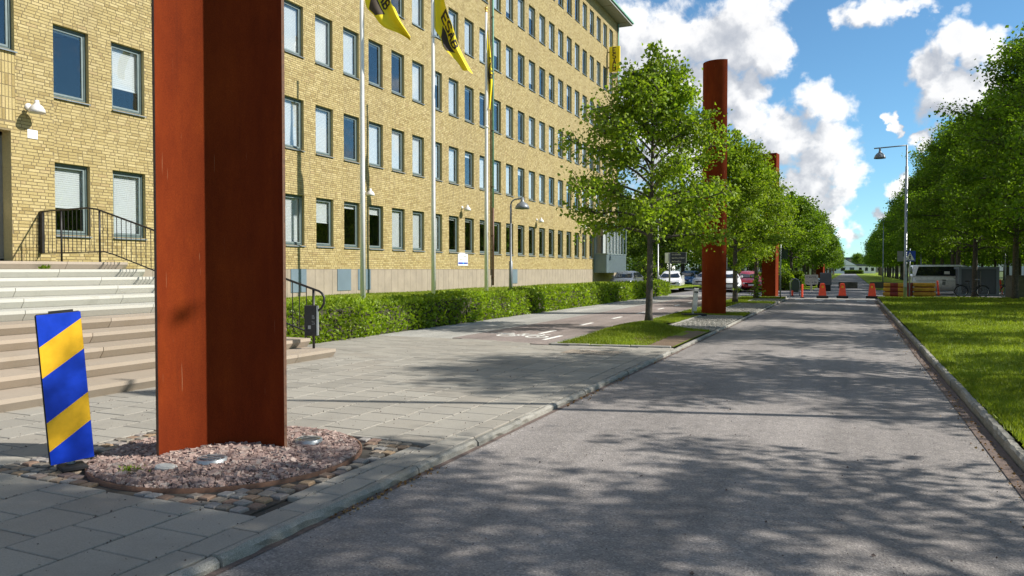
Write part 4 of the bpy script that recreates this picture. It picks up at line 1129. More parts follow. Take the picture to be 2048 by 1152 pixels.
def flag(ypole, left, right, label, amp, text_on=True, band=(.52, .76), seed=0, side=-1):
    """cloth between two edge curves given as (y, z) at the pole plane; folds in x"""
    def cr_(pts, t):
        n = len(pts)-1; f = min(t*n, n-1e-6); i = int(f); u = f-i
        p = [Vector(pts[max(0, min(n, i+k))]) for k in (-1, 0, 1, 2)]
        return .5*((2*p[1])+(-p[0]+p[2])*u+(2*p[0]-5*p[1]+4*p[2]-p[3])*u*u+(-p[0]+3*p[1]-3*p[2]+p[3])*u**3)
    def P(u, v):
        a, b = cr_(left, v), cr_(right, v); q = a.lerp(b, u)
        fx = amp*(math.sin(u*7.5+v*5+seed)*.6+math.sin(u*3.2-v*7+seed*2)*.5)*(.25+.75*min(1, v*1.6))*(.35+u) 
        # the cloth streams out across the line of the sun, (.915, .40)
        dep = 5.286+.915*q.x; dp = 5.286+.915*ypole; lat = (-11.99+.4035*q.x)/dep*dp; l0 = -11.99+.4035*ypole
        sl = lat-l0; zz = 1.6+(q.y-1.6)*dp/dep
        return Vector((-13.1+.915*sl-.4035*fx, ypole+.4035*sl+.915*fx, zz))
    root = empty('flag', (-13.1, ypole, 11.3), 0, label, 'flag', 'yellow company flags'); o0 = Vector(root.location)
    nu, nv = 22, 60; b0, b1 = band
    mb = MB(); g = [[P(i/nu, j/nv) for j in range(nv+1)] for i in range(nu+1)]
    vs = [p for col in g for p in col]; fs = []; mi = []
    mb.add(vs, [(i*(nv+1)+j, (i+1)*(nv+1)+j, (i+1)*(nv+1)+j+1, i*(nv+1)+j+1) for i in range(nu) for j in range(nv)], 0, True)
    cl = mb.build('cloth', M['flag_yellow'], root, -o0)
    def nrm(u, v):
        a = P(min(1, u+.01), v)-P(max(0, u-.01), v); b = P(u, min(1, v+.01))-P(u, max(0, v-.01)); return a.cross(b).normalized()
    def patch(poly, mb, sub=6):
        for s in (-1, 1):
            a, b, c, d = poly
            def at(i, j):
                s0, t0 = i/sub, j/sub
                uv = (a.lerp(b, s0)).lerp(d.lerp(c, s0), t0); u = min(1, max(0, uv.x)); v = min(1, max(0, uv.y))
                return P(u, v)+nrm(u, v)*.008*s
            for i in range(sub):
                for j in range(sub): mb.quad(at(i, j), at(i+1, j), at(i+1, j+1), at(i, j+1))
    bm_ = MB(); V2 = Vector
    patch([V2((.04, b0+.10)), V2((.04, b1)), V2((.46, b1+.06)), V2((.46, b0+.0))][0:4], bm_, 12)
    bm_.build('black_band', M['flag_black'], cl)
    if text_on:
        t = MB(); q, w = glyph_quads('ESAB', .36, .085, .28)
        L = (b1-b0)*1.25
        for pl in q:
            pp = []
            for p in pl: pp.append(V2((.56+p.y, b0-.06+p.x/w*L)))
            patch(pp, t, 3)
        t.build('lettering', M['flag_black'], cl)
def YZ(*pts): return list(pts)
flag(18.8, [(18.86, 11.3), (18.87, 10.3), (19.0, 9.4), (19.42, 9.2), (19.93, 9.0), (20.9, 9.05), (21.45, 9.02)],
     [(18.86, 11.45), (19.5, 11.3), (20.0, 10.6), (20.35, 9.9), (20.62, 9.75), (20.95, 9.45), (21.55, 9.12)], 'yellow flag with black band blowing from the flagpole nearest the stairs', .16, True, (.30, .52), 1)
flag(22.97, [(23.03, 11.5), (23.04, 10.7), (23.06, 9.9), (23.5, 9.65), (23.75, 9.35), (24.7, 9.12), (25.15, 8.92)],
     [(23.04, 11.6), (23.6, 11.3), (23.95, 10.75), (24.4, 10.3), (24.75, 9.85), (25.2, 9.5), (25.98, 9.02)], 'yellow flag with black lettering drooping from the middle flagpole', .14, True, (.40, .70), 2)
flag(27.15, [(27.2, 11.3), (27.22, 10.6), (27.25, 9.9), (27.28, 9.2), (27.35, 8.6), (27.4, 8.0)],
     [(27.22, 11.4), (27.45, 10.6), (27.62, 9.9), (27.72, 9.3), (27.7, 8.7), (27.55, 7.9)], 'narrow yellow flag hanging edge-on from the third flagpole', .2, True, (.45, .65), 3)

# ------------------------------------------------------------------ street lamps
def post_lamp(x, y, label):
    root = empty('street_lamp', (x, y, .08), 0, label, 'street lamp', 'tall lamps with a bell head on the lawn')
    MB().tube([(0, 0, 0), (0, 0, 2.2), (0, 0, 2.21), (0, 0, 6.9), (0, 0, 6.91), (0, 0, 8.03)], [.085, .085, .066, .066, .046, .046], 12).build('post', M['galvanised'], root)
    MB().tube([(.03, 0, 8.0), (-1.55, 0, 7.93)], .032, 8).build('arm', M['lamp_grey'], root)
    MB().lathe([(.001, 0), (.05, 0), (.05, -.16), (.07, -.2), (.075, -.24), (.16, -.3), (.24, -.4), (.285, -.52), (.29, -.56), (.27, -.56), (.2, -.38), (.001, -.28)], (-1.27, 0, 7.95), 22).build('bell_shade', M['lamp_grey'], root)
    MB().lathe([(.001, -.48), (.12, -.44), (.14, -.36), (.001, -.3)], (-1.27, 0, 7.95), 14).build('lamp_glass', M['dirty_white'], root)
    MB().box(-.07, .07, -.092, -.08, .6, 1.1).build('hatch', M['galvanised'], root)
post_lamp(2.65, 45.0, 'tall grey street lamp with hanging bell head at the end of the right lawn')
post_lamp(2.65, 9.9, 'grey street lamp beyond the right frame edge whose thin shadow crosses the near road')
def curved_lamp(x, y, label):
    root = empty('street_lamp', (x, y, .42), 0, label, 'street lamp')
    MB().tube([(0, 0, 0), (0, 0, 1.5), (0, 0, 1.52), (0, 0, 3.75)], [.075, .07, .042, .038], 12).build('post', M['lamp_grey'], root)
    MB().tube([(0, 0, 3.75), (.03, .02, 3.86), (.14, .06, 3.95), (.32, .10, 3.97), (.46, .12, 3.98)], .03, 8).build('arm', M['lamp_grey'], root)
    MB().lathe([(.001, 0), (.06, 0), (.07, -.16), (.10, -.2), (.2, -.26), (.27, -.36), (.29, -.46), (.27, -.46), (.2, -.32), (.001, -.25)], (.44, .12, 4.03), 22).build('bell_shade', M['lamp_grey'], root)
    MB().lathe([(.001, -.42), (.12, -.38), (.14, -.32), (.001, -.26)], (.44, .12, 4.03), 14).build('lamp_glass', M['dirty_white'], root)
curved_lamp(-12.3, 27.72, 'grey street lamp with curved neck and bell head behind the hedge')
def thin_pole(x, y, h, label, r=.05, z=0):
    root = empty('lamp_post', (x, y, z), 0, label, 'post')
    MB().tube([(0, 0, 0), (0, 0, h*.3), (0, 0, h*.3+.02), (0, 0, h)], [r*1.4, r*1.4, r, r*.8], 8).build('post', M['galvanised'], root)
    MB().lathe([(.001, .25), (.12, .22), (.2, 0), (.001, -.05)], (0, 0, h), 12).build('lamp_head', M['lamp_grey'], root)
thin_pole(-13.2, 57, 5.2, 'thin grey lamp post between the building corner and the young tree')
thin_pole(-9.3, 57, 6.4, 'thin pale lamp post with a small blue sign near the parked cars')
thin_pole(6.0, 80, 7, 'thin grey lamp post among the trees behind the white van')
thin_pole(3.4, 96, 7, 'thin grey lamp post far along the right side of the avenue')
# ------------------------------------------------------------------ vegetation
def leaf_mesh(name, P, D, size, mats, seed, fold=.25, mi=None):
    """P (n,3) leaf bases, D (n,3) directions"""
    g = np.random.default_rng(seed); n = len(P)
    D = D/np.linalg.norm(D, axis=1, keepdims=True)
    ref = g.normal(size=(n, 3)); s = np.cross(D, ref); s /= np.linalg.norm(s, axis=1, keepdims=True)
    nn_ = np.cross(s, D); L = (size*g.uniform(.55, 1.4, n))[:, None]
    V = np.stack([P, P+D*L*.42+s*L*.46+nn_*L*fold*.4, P+D*L+nn_*L*-.12, P+D*L*.42-s*L*.46+nn_*L*fold*.4], 1)
    F = np.arange(n*4).reshape(n, 4)
    return npmesh(name, V.reshape(-1, 3), F, mats, mi)
def tree_parts(seed, H, cb, Rad, nl, ntw, nleaf, leaf, trunk_r, leafmat, spread=.22, lean=(0, 0), flat=1.0, tp=.62):
    rg = np.random.default_rng(seed); mb = MB()
    tk = []
    for i in range(9):
        t = i/8; tk.append(Vector((lean[0]*t+rg.normal(0, .03)*t, lean[1]*t+rg.normal(0, .03)*t, H*.93*t)))
    tr = [trunk_r*(1.35 if i == 0 else 1)*(1-.93*(i/8)**1.1)+.008 for i in range(9)]
    tk.insert(1, Vector((0, 0, .25))); tr.insert(1, trunk_r*1.05)
    mb.tube(tk, tr, 9)
    def trunk_at(z):
        t = min(1, z/(H*.93)); return Vector((lean[0]*t, lean[1]*t, z))
    pts = []; dirs = []
    def prof(h):       # crown radius at relative height
        return (max(0.0, h)**.25)*(max(0.0, 1-h)**tp)*(1.5+.45*(tp-.62)) if 0 < h < 1 else .05
    for i in range(nl):
        h = (i+.5)/nl; h = h**.9
        z0 = cb*.92+(H*.86-cb*.92)*h*.95
        az = i*2.39996+rg.uniform(-.3, .3)
        reach = Rad*max(.22, prof(.08+.9*h))*rg.uniform(.78, 1.12)
        rise = (.15+.75*h)*reach*rg.uniform(.6, 1.2)+.25
        a = trunk_at(z0); out = Vector((math.cos(az), math.sin(az), 0))
        k = 6; lp = []
        for j in range(k+1):
            t = j/k
            lp.append(a+out*reach*t+Vector((0, 0, rise*(t**.8)-.22*reach*t*t*(1-h)))+Vector(rg.normal(0, .05, 3))*t)
        r0 = trunk_r*.42*(1-.55*h)
        mb.tube(lp, [r0*(1-.85*j/k)+.006 for j in range(k+1)], 5, cap=False)
        for w in range(ntw):
            t = .28+.72*(w+rg.random())/ntw
            f = t*k; q = int(min(k-1, f)); b = lp[q].lerp(lp[q+1], f-q)
            d = (out*rg.uniform(.2, .9)+Vector((rg.normal(0, .6), rg.normal(0, .6), rg.normal(.18, .45)))).normalized()
            ln = Rad*rg.uniform(.14, .34)*(1.1-.4*t)
            e = b+d*ln; mid = b.lerp(e, .5)+Vector((0, 0, .05*ln))
            mb.tube([b, mid, e], [.014, .010, .004], 3, cap=False)
            for _ in range(int(nleaf/(nl*ntw))):
                u = rg.random()**.6; p = b.lerp(e, u)
                off = rg.normal(0, spread, 3)*np.array([1, 1, .8*flat])
                pts.append((p.x+off[0], p.y+off[1], p.z+off[2]-.04))
                dv = np.array([d.x*.5, d.y*.5, -.25])+rg.normal(0, .75, 3); dirs.append(dv)
    # leader tuft
    for _ in range(int(nleaf*.02)):
        z = H*rg.uniform(.86, 1.0); p = trunk_at(z); s = .10+.5*(1-z/H)
        pts.append((p.x+rg.normal(0, s), p.y+rg.normal(0, s), z)); dirs.append(rg.normal(0, 1, 3))
    tm = mb.mesh('trunk'); tm.materials.append(M['bark'])
    cm = leaf_mesh('crown', np.array(pts), np.array(dirs), leaf, M[leafmat], seed+50)
    return tm, cm
TREES = {}
def put_tree(kind, x, y, z=0.05, s=1.0, rz=0, label='', group=None, cat='tree', sz=None):
    tm, cm = TREES[kind]
    r = empty('lime_tree' if kind != 'park' else 'park_tree', (x, y, z), rz, label, cat, group); r.scale = (s, s, sz or s)
    obj('trunk', tm, r); obj('crown', cm, r)
    return r
TREES['young'] = tree_parts(3, 7.25, 2.2, 2.5, 36, 22, 21000, .092, .088, 'lime_leaf', .125, (.12, .02), 1.0, .86)
TREES['young_b'] = tree_parts(8, 7.5, 2.3, 2.3, 32, 17, 24000, .10, .11, 'lime_leaf', .18, (0, 0), 1.0, .85)
TREES['row_a'] = tree_parts(21, 11.2, 2.8, 3.7, 44, 19, 40000, .112, .15, 'lime_leaf_dark', .20)
TREES['row_b'] = tree_parts(22, 11.2, 2.9, 3.6, 42, 19, 38000, .112, .15, 'lime_leaf_dark', .20)
TREES['row_c'] = tree_parts(23, 11.0, 3.0, 3.5, 38, 16, 21000, .112, .15, 'lime_leaf_dark', .20)
TREES['far'] = tree_parts(31, 10.6, 2.7, 3.8, 34, 11, 13000, .20, .15, 'lime_leaf_dark', .33)
TREES['avenue'] = tree_parts(35, 7.9, 2.4, 3.0, 30, 11, 13000, .165, .13, 'lime_leaf_dark', .28)
TREES['park'] = tree_parts(41, 11, 2.2, 4.6, 32, 9, 9000, .27, .24, 'shrub_leaf', .36)
put_tree('young', -4.80, 19.7, .2, 1.0, 0, 'young lime tree with bright open crown on the nearest grass island')
put_tree('young_b', -4.7, 35.4, .1, 1.03, 1.0, 'bright young lime tree just right of the round rust pillar')
put_tree('young_b', -4.45, 41.3, .1, 1.0, 2.6, 'bright young lime tree standing before the third rust pillar')
# shoots at the foot of the two trunks
def shoots(x, y, zs, seed, label):
    rg = np.random.default_rng(seed); P = []; D = []
    for z0, n, s in zs:
        for _ in range(n): P.append((x+rg.normal(.08, s), y+rg.normal(-.05, s), .12+z0+rg.normal(0, s))); D.append(rg.normal(0, 1, 3)+np.array([.4, -.2, .4]))
    o = obj('trunk_shoot', leaf_mesh('trunk_shoot', np.array(P), np.array(D), .12, M['hedge_leaf'], seed)); tag(o, label, 'shoots', kind='stuff')
shoots(-4.7, 35.3, ((1.6, 60, .13), (.6, 25, .1)), 1, 'yellow green shoots on the trunk of the second young lime')
shoots(-4.45, 41.2, ((.9, 60, .16), (.35, 80, .18)), 2, 'yellow green shoots around the foot of the third young lime')
ys = [-.4+7.5*k for k in range(0, 32)]
NEARLAB = {5: 'large lime tree whose crown fills the top right corner', 6: 'large lime tree right of the bicycles, trunk beside the concrete block', 7: 'lime tree whose trunk stands before the black bicycle', 8: 'lime tree whose trunk hides the front of the white van'}
for i, y in enumerate(ys):
    kind = ('row_a' if i % 2 else 'row_b') if y < 90 else 'far'
    if i < 5: kind = 'row_c'
    if i in NEARLAB: lab, grp = NEARLAB[i], 'lime trees right of the road'
    elif i < 5: lab, grp = 'lime tree on the right lawn outside the frame, known by its shadow on the road', 'lime trees shading the near road'
    elif y < 90: lab, grp = ['first', 'second', 'third', 'fourth'][i-9]+' lime tree of the right front row beyond the white van', 'lime trees right of the road'
    else: lab, grp = 'distant lime tree in the front row along the right of the avenue', 'far lime trees, right front row'
    xx = {6: 7.35, 7: 6.85, 8: 6.6}.get(i, 7.2)
    put_tree(kind, xx+rnd.uniform(-.15, .15), y+rnd.uniform(-.4, .4)*(0 if i in (0, 1, 2, 3) else 1)-(.8 if i < 2 else 0), .1 if y < 46 else .0, rnd.uniform(.98, 1.07), rnd.uniform(0, 6.28), lab, grp)
for k in range(22):
    put_tree('row_a' if k < 4 else 'far', 14.2+rnd.uniform(-.3, .3), 37+7.5*k, .0, rnd.uniform(.95, 1.06), rnd.uniform(0, 6.28), 'lime tree in the second row right of the road', 'lime trees, second right row')
for x, n in ((21, 18), (28, 14)):
    for k in range(n):
        put_tree('far', x+rnd.uniform(-.4, .4), 44+7.5*k, .0, rnd.uniform(.95, 1.05), rnd.uniform(0, 6.28), 'lime tree in the rows deep behind on the right', 'lime trees, back right rows')
for k in range(26):
    put_tree('avenue', -4.6+rnd.uniform(-.2, .2), 71+7.2*k, .03, rnd.uniform(.95, 1.08), rnd.uniform(0, 6.28), 'lime tree in the front row left of the avenue' if k else 'first lime tree left of the avenue beyond the crossing', 'lime trees, left front row')
for k in range(20):
    put_tree('avenue', -11.4+rnd.uniform(-.3, .3), 74+7.2*k, .03, rnd.uniform(.95, 1.1), rnd.uniform(0, 6.28), 'lime tree in the second row left of the avenue', 'lime trees, left second row')
PARK = [(-21, 92, 1.0), (-17.5, 88, 1.05), (-28, 98, 1.1), (-35, 95, 1.15), (-25, 112, 1.2), (-15, 104, .95), (-42, 104, 1.2), (-19, 125, 1.1), (-33, 125, 1.2), (-50, 118, 1.2), (-13.5, 118, .9), (-60, 125, 1.3)]
for i, (x, y, s) in enumerate(PARK):
    put_tree('park', x, y, 0, s, i*1.1, 'broad dark green tree behind the parked cars', 'trees behind the car park')
# round bushes and far hedges
def bush(x, y, rx, ry, rz, n, leaf, label, seed, mat='shrub_leaf', cat='bush', group=None, name='bush'):
    g = np.random.default_rng(seed); d = g.normal(size=(n, 3)); d /= np.linalg.norm(d, axis=1, keepdims=True); d[:, 2] = np.abs(d[:, 2])
    rr = 1-np.abs(g.normal(0, .09, n)); P = d*np.array([rx, ry, rz])*rr[:, None]*(1+.08*np.sin(d[:, :1]*7+seed)+.07*np.cos(d[:, 1:2]*9))
    root = empty(name, (x, y, 0), 0, label, cat, group)
    obj('foliage', leaf_mesh('foliage', P, d+g.normal(0, .7, (n, 3)), leaf, M[mat], seed), root)
    MB().lathe([(rx*.8, 0), (rx*.82, rz*.45), (rx*.5, rz*.78), (.01, rz*.84)], n=14).build('shade_core', M['twig_shade'], root).scale = (1, ry/rx, 1)  # solid dark core stands in for the shade behind the leaves
bush(-20.5, 84.5, 2.6, 2.4, 3.2, 2600, .26, 'rounded light green bush behind the parked cars', 1, 'lime_leaf')
bush(-14.5, 86, 1.9, 1.9, 2.2, 1500, .26, 'smaller dark bush left of the rounded light one', 2)
bush(-5.4, 67, 1.2, 1.0, 1.9, 900, .22, 'bright shrub left of the white notice board', 4, 'lime_leaf')
def hedge_leaves(x0, x1, y0, y1, z0, ztop, dens, leaf, seed, wob=.05):
    g = np.random.default_rng(seed)
    Ly = y1-y0; hf = ztop-z0; wt = x1-x0
    def sheetpts(n, face):
        u = g.random(n); v = g.random(n); y = y0+u*Ly
        bul = wob*np.sin(y*1.05)+wob*.7*np.sin(y*2.3+1)
        gap = .05*np.exp(-(((y % 2.9)-1.45)/.25)**2)
        if face == 'front': P = np.stack([x1+bul-gap-.10*(v**3), y, z0+v*hf], 1); N = np.tile([1., 0, .25], (n, 1))
        elif face == 'top': P = np.stack([x0+v*wt, y, ztop+bul*.6-gap-.05*(2*v-1)**4], 1); N = np.tile([.15, 0, 1.], (n, 1))
        elif face == 'near': P = np.stack([x0+v*wt, np.full(n, y0)+g.normal(0, .04, n), z0+u*hf], 1); N = np.tile([.2, -1., .2], (n, 1))
        else: P = np.stack([x0+v*wt, np.full(n, y1)+g.normal(0, .04, n), z0+u*hf], 1); N = np.tile([.2, 1., .2], (n, 1))
        return P+g.normal(0, .035, (n, 3)), N+g.normal(0, .62, (n, 3))
    A = [sheetpts(int(dens*Ly*hf), 'front'), sheetpts(int(dens*Ly*wt*.7), 'top'), sheetpts(int(dens*wt*hf), 'near'), sheetpts(int(dens*wt*hf), 'end')]
    return np.concatenate([a[0] for a in A]), np.concatenate([a[1] for a in A])
def hedge():
    root = empty('clipped_hedge', (-10.35, 12, .1), 0, 'long clipped green hedge in front of the brick building', 'hedge'); o0 = Vector(root.location)
    Ps = []; Ds = []; Sz = []
    for y0, y1, dn, lf, sd in ((11.6, 17, 620, .072, 1), (17, 24, 440, .08, 2), (24, 33, 260, .10, 3), (33, 46, 150, .13, 4)):
        P, D = hedge_leaves(-10.85, -9.95, y0, y1, .08, .84, dn, lf, sd); Ps.append(P); Ds.append(D); Sz.append(np.full(len(P), lf))
    obj('foliage', leaf_mesh('foliage', np.concatenate(Ps), np.concatenate(Ds), np.concatenate(Sz), M['hedge_leaf'], 9), root, -o0)
    MB().box(-10.8, -10.04, 11.68, 45.9, .02, .74).build('shade_core', M['twig_shade'], root, -o0)  # dark box painted as the shaded inside of the hedge
hedge()
def low_hedge(x0, x1, y0, y1, h, label, seed):
    root = empty('low_hedge', ((x0+x1)/2, (y0+y1)/2, 0), 0, label, 'hedge'); o0 = Vector(root.location)
    P, D = hedge_leaves(x0, x1, y0, y1, 0, h, 90, .2, seed)
    L = (x1-x0)
    g = np.random.default_rng(seed); n = int(90*L*h); Q = np.stack([x0+g.random(n)*L, np.full(n, y0)+g.normal(0, .06, n), g.random(n)*h], 1)
    obj('foliage', leaf_mesh('foliage', np.concatenate([P, Q]), np.concatenate([D, np.tile([0, -1., .2], (n, 1))+g.normal(0, .6, (n, 3))]), .2, M['shrub_leaf'], seed), root, -o0)
    MB().box(x0+.1, x1-.1, y0+.1, y1-.1, 0, h-.1).build('shade_core', M['twig_shade'], root, -o0)  # dark box in place of the shade within the foliage
low_hedge(-7.6, -4.4, 61.5, 62.7, 1.25, 'low green hedge before the dark parked cars', 4)
low_hedge(-6.0, -3.6, 67.5, 68.6, 1.3, 'low green hedge beyond the third rust pillar', 5)
low_hedge(-1.9, 4.2, 300, 302, 1.2, 'distant low hedge closing the end of the avenue', 6)

# grass blades: one mass per lawn
def blades(name, label, regions, seed):
    g = np.random.default_rng(seed); Vs = []
    for x0, x1, y0, y1, n, h, zf, mask in regions:
        x = g.uniform(x0, x1, n); y = g.uniform(y0, y1, n)
        if mask is not None:
            k = mask(x, y); x, y = x[k], y[k]
        n = len(x); z = zf(x, y); a = g.random(n)*2*np.pi; w = h*.16; hh = h*g.uniform(.5, 1.2, n); ln = g.normal(0, .45, (n, 2))*hh[:, None]
        dx, dy = np.cos(a)*w, np.sin(a)*w
        V = np.stack([np.stack([x-dx, y-dy, z-.005], 1), np.stack([x+dx, y+dy, z-.005], 1), np.stack([x+ln[:, 0], y+ln[:, 1], z+hh], 1)], 1); Vs.append(V.reshape(-1, 3))
    V = np.concatenate(Vs); F = np.arange(len(V)).reshape(-1, 3)
    o = obj(name, npmesh(name, V, F, M['grass_blade'])); tag(o, label, 'grass', kind='stuff')
blades('grass_blades', 'short mown grass of the lawn right of the road',
       [(1.37, 6, 7, 13, 60000, .045, rl, None), (1.37, 12, 13, 24, 70000, .055, rl, None), (1.37, 14, 24, 46, 60000, .08, rl, None), (1.35, 1.5, 6, 40, 5000, .06, rl, None)], 1)
blades('grass_blades', 'short grass of the islands between road and cycle path',
       [(-5.4, -3.12, 14.4, 27.3, 52000, .05, isl_h, lambda x, y: isl_mask(x, y) & ~((x > -3.6) & (y < 18.6))), (-5.4, -3.12, 27.3, 43.4, 26000, .07, isl_h, isl_mask)], 2)
blades('grass_blades', 'sparse grass of the strip between hedge and building', [(-17.4, -11, 17, 34, 30000, .06, ll, None), (-17.4, -11, 34, 60, 20000, .08, ll, None)], 3)
# dead leaves and twigs in the gutters
def litter():
    g = np.random.default_rng(8); n = 700
    y = np.concatenate([g.gamma(2.0, 3.6, n), g.uniform(2, 40, 900)]); x = np.concatenate([-2.97+np.abs(g.normal(0, .05, n)), 1.22-np.abs(g.normal(0, .09, 900))])
    keep = np.concatenate([np.sin(y[:n]*3.1)+np.sin(y[:n]*1.3+2) > .1, np.ones(900, bool)])
    x, y = x[keep], y[keep]; P = np.stack([x, y, np.where(x < 0, .055, .008)], 1); D = np.stack([g.normal(0, 1, len(x)), g.normal(0, 1, len(x)), np.abs(g.normal(0, .15, len(x)))], 1)
    m_leaf('dead_leaf', [(0, (.12, .06, .02)), (.5, (.26, .13, .04)), (1, (.34, .24, .12))], .1, .02)
    o = obj('gutter_leaves', leaf_mesh('gutter_leaves', P, D, .022, M['dead_leaf'], 3)); tag(o, 'dry brown leaf litter along the foot of the kerbs', 'leaf litter', kind='stuff')
litter()
def specks():
    g = np.random.default_rng(12); n = 5200
    x = g.uniform(-8, -3.1, n); y = 1.6+g.gamma(1.6, 3.0, n)
    # grit gathers along the joints
    snap_ = g.random(n) < .55; xs = -3.28-.442*np.round((-3.28-x)/.442); x = np.where(snap_, xs+g.normal(0, .018, n), x)
    k = (y < 14) & (np.hypot(x+4.6, y-4.75) > 1.1); x, y = x[k], y[k]
    xr = g.uniform(-2.95, 1.2, 1500); yr = 2+g.gamma(1.6, 3.5, 1500)
    P = np.concatenate([np.stack([x, y, np.full(len(x), .1025)], 1), np.stack([xr, yr, .05-.05*(xr+2.98)/4.22], 1)]); D = g.normal(0, 1, (len(P), 3)); D[:, 2] = np.abs(D[:, 2])*.25
    sz = g.gamma(2, .0022, len(P))+.003
    o = obj('grit', leaf_mesh('grit', P, D, sz, M['gravel_soil'], 4)); tag(o, 'scattered dark grit and bits on the paving and road', 'grit', kind='stuff')
specks()
# ------------------------------------------------------------------ vehicles
def wheel_mesh(r, w):
    t = MB(); t.lathe([(r*.62, -w/2), (r*.92, -w/2), (r, -w*.32), (r, w*.32), (r*.92, w/2), (r*.62, w/2)], n=22, axis='Y')
    c = MB(); c.lathe([(.001, w*.30), (r*.18, w*.34), (r*.22, w*.2), (r*.58, w*.26), (r*.64, w*.42)], n=22, axis='Y'); c.lathe([(.001, -w*.30), (r*.18, -w*.34), (r*.22, -w*.2), (r*.58, -w*.26), (r*.64, -w*.42)], n=22, axis='Y')
    a = t.mesh('tyre'); a.materials.append(M['rubber']); b = c.mesh('rim'); b.materials.append(M['chrome']); return a, b
WH = wheel_mesh(.32, .21)
def loft(sections, mi=0):
    """sections: list of (x, [(y, z)...]) half profiles from the bottom centre up to the top centre, mirrored"""
    mb = MB(); rings = []
    for x, hp in sections:
        rings.append([(x, y, z) for y, z in hp]+[(x, -y, z) for y, z in hp[::-1]])
    n = len(rings[0]); vs = [p for r in rings for p in r]
    fs = [(i*n+j, i*n+(j+1) % n, (i+1)*n+(j+1) % n, (i+1)*n+j) for i in range(len(rings)-1) for j in range(n)]
    mb.add(vs, fs, mi, True); b = 0
    mb.f.append(tuple(range(n))); mb.m.append(mi); mb.sm.append(False)
    mb.f.append(tuple((len(rings)-1)*n+j for j in range(n-1, -1, -1))); mb.m.append(mi); mb.sm.append(False)
    return mb
def car(kind, paint, loc, rz, label, group='cars parked beyond the hedge'):
    root = empty('parked_car' if kind != 'van' else 'white_van', loc, rz, label, 'car' if kind != 'van' else 'van', group if kind != 'van' else None)
    if kind == 'hatch':
        L, W = 4.2, 1.76
        hood = [(-2.1, .35, .62, .50), (-2.02, .28, .80, .70), (-1.6, .22, .86, .90), (-1.15, .2, .87, .96), (-.9, .2, .88, .98), (1.2, .2, .88, 1.0), (1.75, .22, .87, 1.0), (2.0, .28, .82, .92), (2.1, .38, .68, .70)]
        cab = [(-1.05, .96, .80), (-.35, 1.40, .60), (.3, 1.49, .60), (1.3, 1.45, .58), (1.95, 1.0, .74)]
        wb = 1.27
    elif kind == 'estate':
        L, W = 4.7, 1.82
        hood = [(-2.35, .35, .62, .52), (-2.25, .28, .82, .74), (-1.8, .22, .89, .92), (-1.2, .2, .90, .98), (-.9, .2, .91, 1.0), (1.5, .2, .91, 1.02), (2.1, .22, .90, 1.02), (2.28, .28, .86, .95), (2.35, .4, .75, .75)]
        cab = [(-1.15, .98, .82), (-.4, 1.40, .62), (.3, 1.48, .62), (1.75, 1.44, .60), (2.2, 1.02, .76)]
        wb = 1.38
    else:
        L, W = 5.0, 1.92
        hood = [(-2.5, .40, .75, .6), (-2.42, .30, .90, .95), (-1.9, .24, .95, 1.12), (-1.5, .22, .96, 1.16), (2.2, .22, .96, 1.18), (2.42, .24, .95, 1.18), (2.5, .34, .92, 1.15)]
        cab = [(-1.75, 1.12, .86), (-.75, 1.80, .74), (-.3, 1.90, .74), (2.0, 1.90, .74), (2.42, 1.86, .72), (2.47, 1.18, .88)]
        wb = 1.55
    secs = [(x, [(.001, zb), (w*.86, zb), (w, zb+(zt-zb)*.35), (w*.985, zb+(zt-zb)*.75), (w*.9, zt), (.001, zt+.015)]) for x, zb, w, zt in hood]
    body = loft(secs).build('body', M[paint], root)
    belt = 1.0 if kind != 'van' else 1.16
    cs = []
    for x, zt, w in cab: cs.append((x, [(.001, belt-.06), (W/2*.93, belt-.06), (W/2*.92, min(zt, belt+.02)), (w, max(zt-.05, belt-.01)), (w*.8, zt), (.001, zt+.012)]))
    loft(cs).build('cabin', M[paint], root)
    # glass set 6 mm proud of the cabin
    zt = max(c[1] for c in cab); top = zt-.11; xa, xb = cab[0][0], cab[-1][0]; wt = cab[2][2]
    gl = MB()
    def side(x0, x1, x2, x3, s):
        y0 = (W/2*.93+.012)*s; y1 = (wt+.035)*s
        gl.quad((x0, y0, belt+.03), (x1, y0, belt+.03), (x2, y1, top), (x3, y1, top)) if s < 0 else gl.quad((x1, y0, belt+.03), (x0, y0, belt+.03), (x3, y1, top), (x2, y1, top))
    for s in (-1, 1):
        if kind == 'van': side(-1.45, -.45, -.45, -.72, s); side(-.32, 2.3, 2.12, -.32, s)
        else: side(xa+.3, .22, .22, xa+.72, s); side(.30, xb-.35, xb-.68, .30, s)
    w0, w1 = W/2*.84, wt*.86
    a, b = cab[0], cab[1]; dx = .02
    gl.quad((a[0]-dx+.05, -w0, belt+.03), (a[0]-dx+.05, w0, belt+.03), (b[0]-dx-.05, w1, b[1]-.05), (b[0]-dx-.05, -w1, b[1]-.05))
    a, b = cab[-1], cab[-2]
    gl.quad((a[0]+dx-.03, w0, a[1]+.08), (a[0]+dx-.03, -w0, a[1]+.08), (b[0]+dx+.04, -w1, b[1]-.08), (b[0]+dx+.04, w1, b[1]-.08))
    gl.build('window_glass', M['car_glass'], root)
    for x in (-wb, wb):
        for s in (-1, 1):
            t = obj('wheel', WH[0], root, (x, s*(W/2-.12), .32)); obj('rim', WH[1], t)
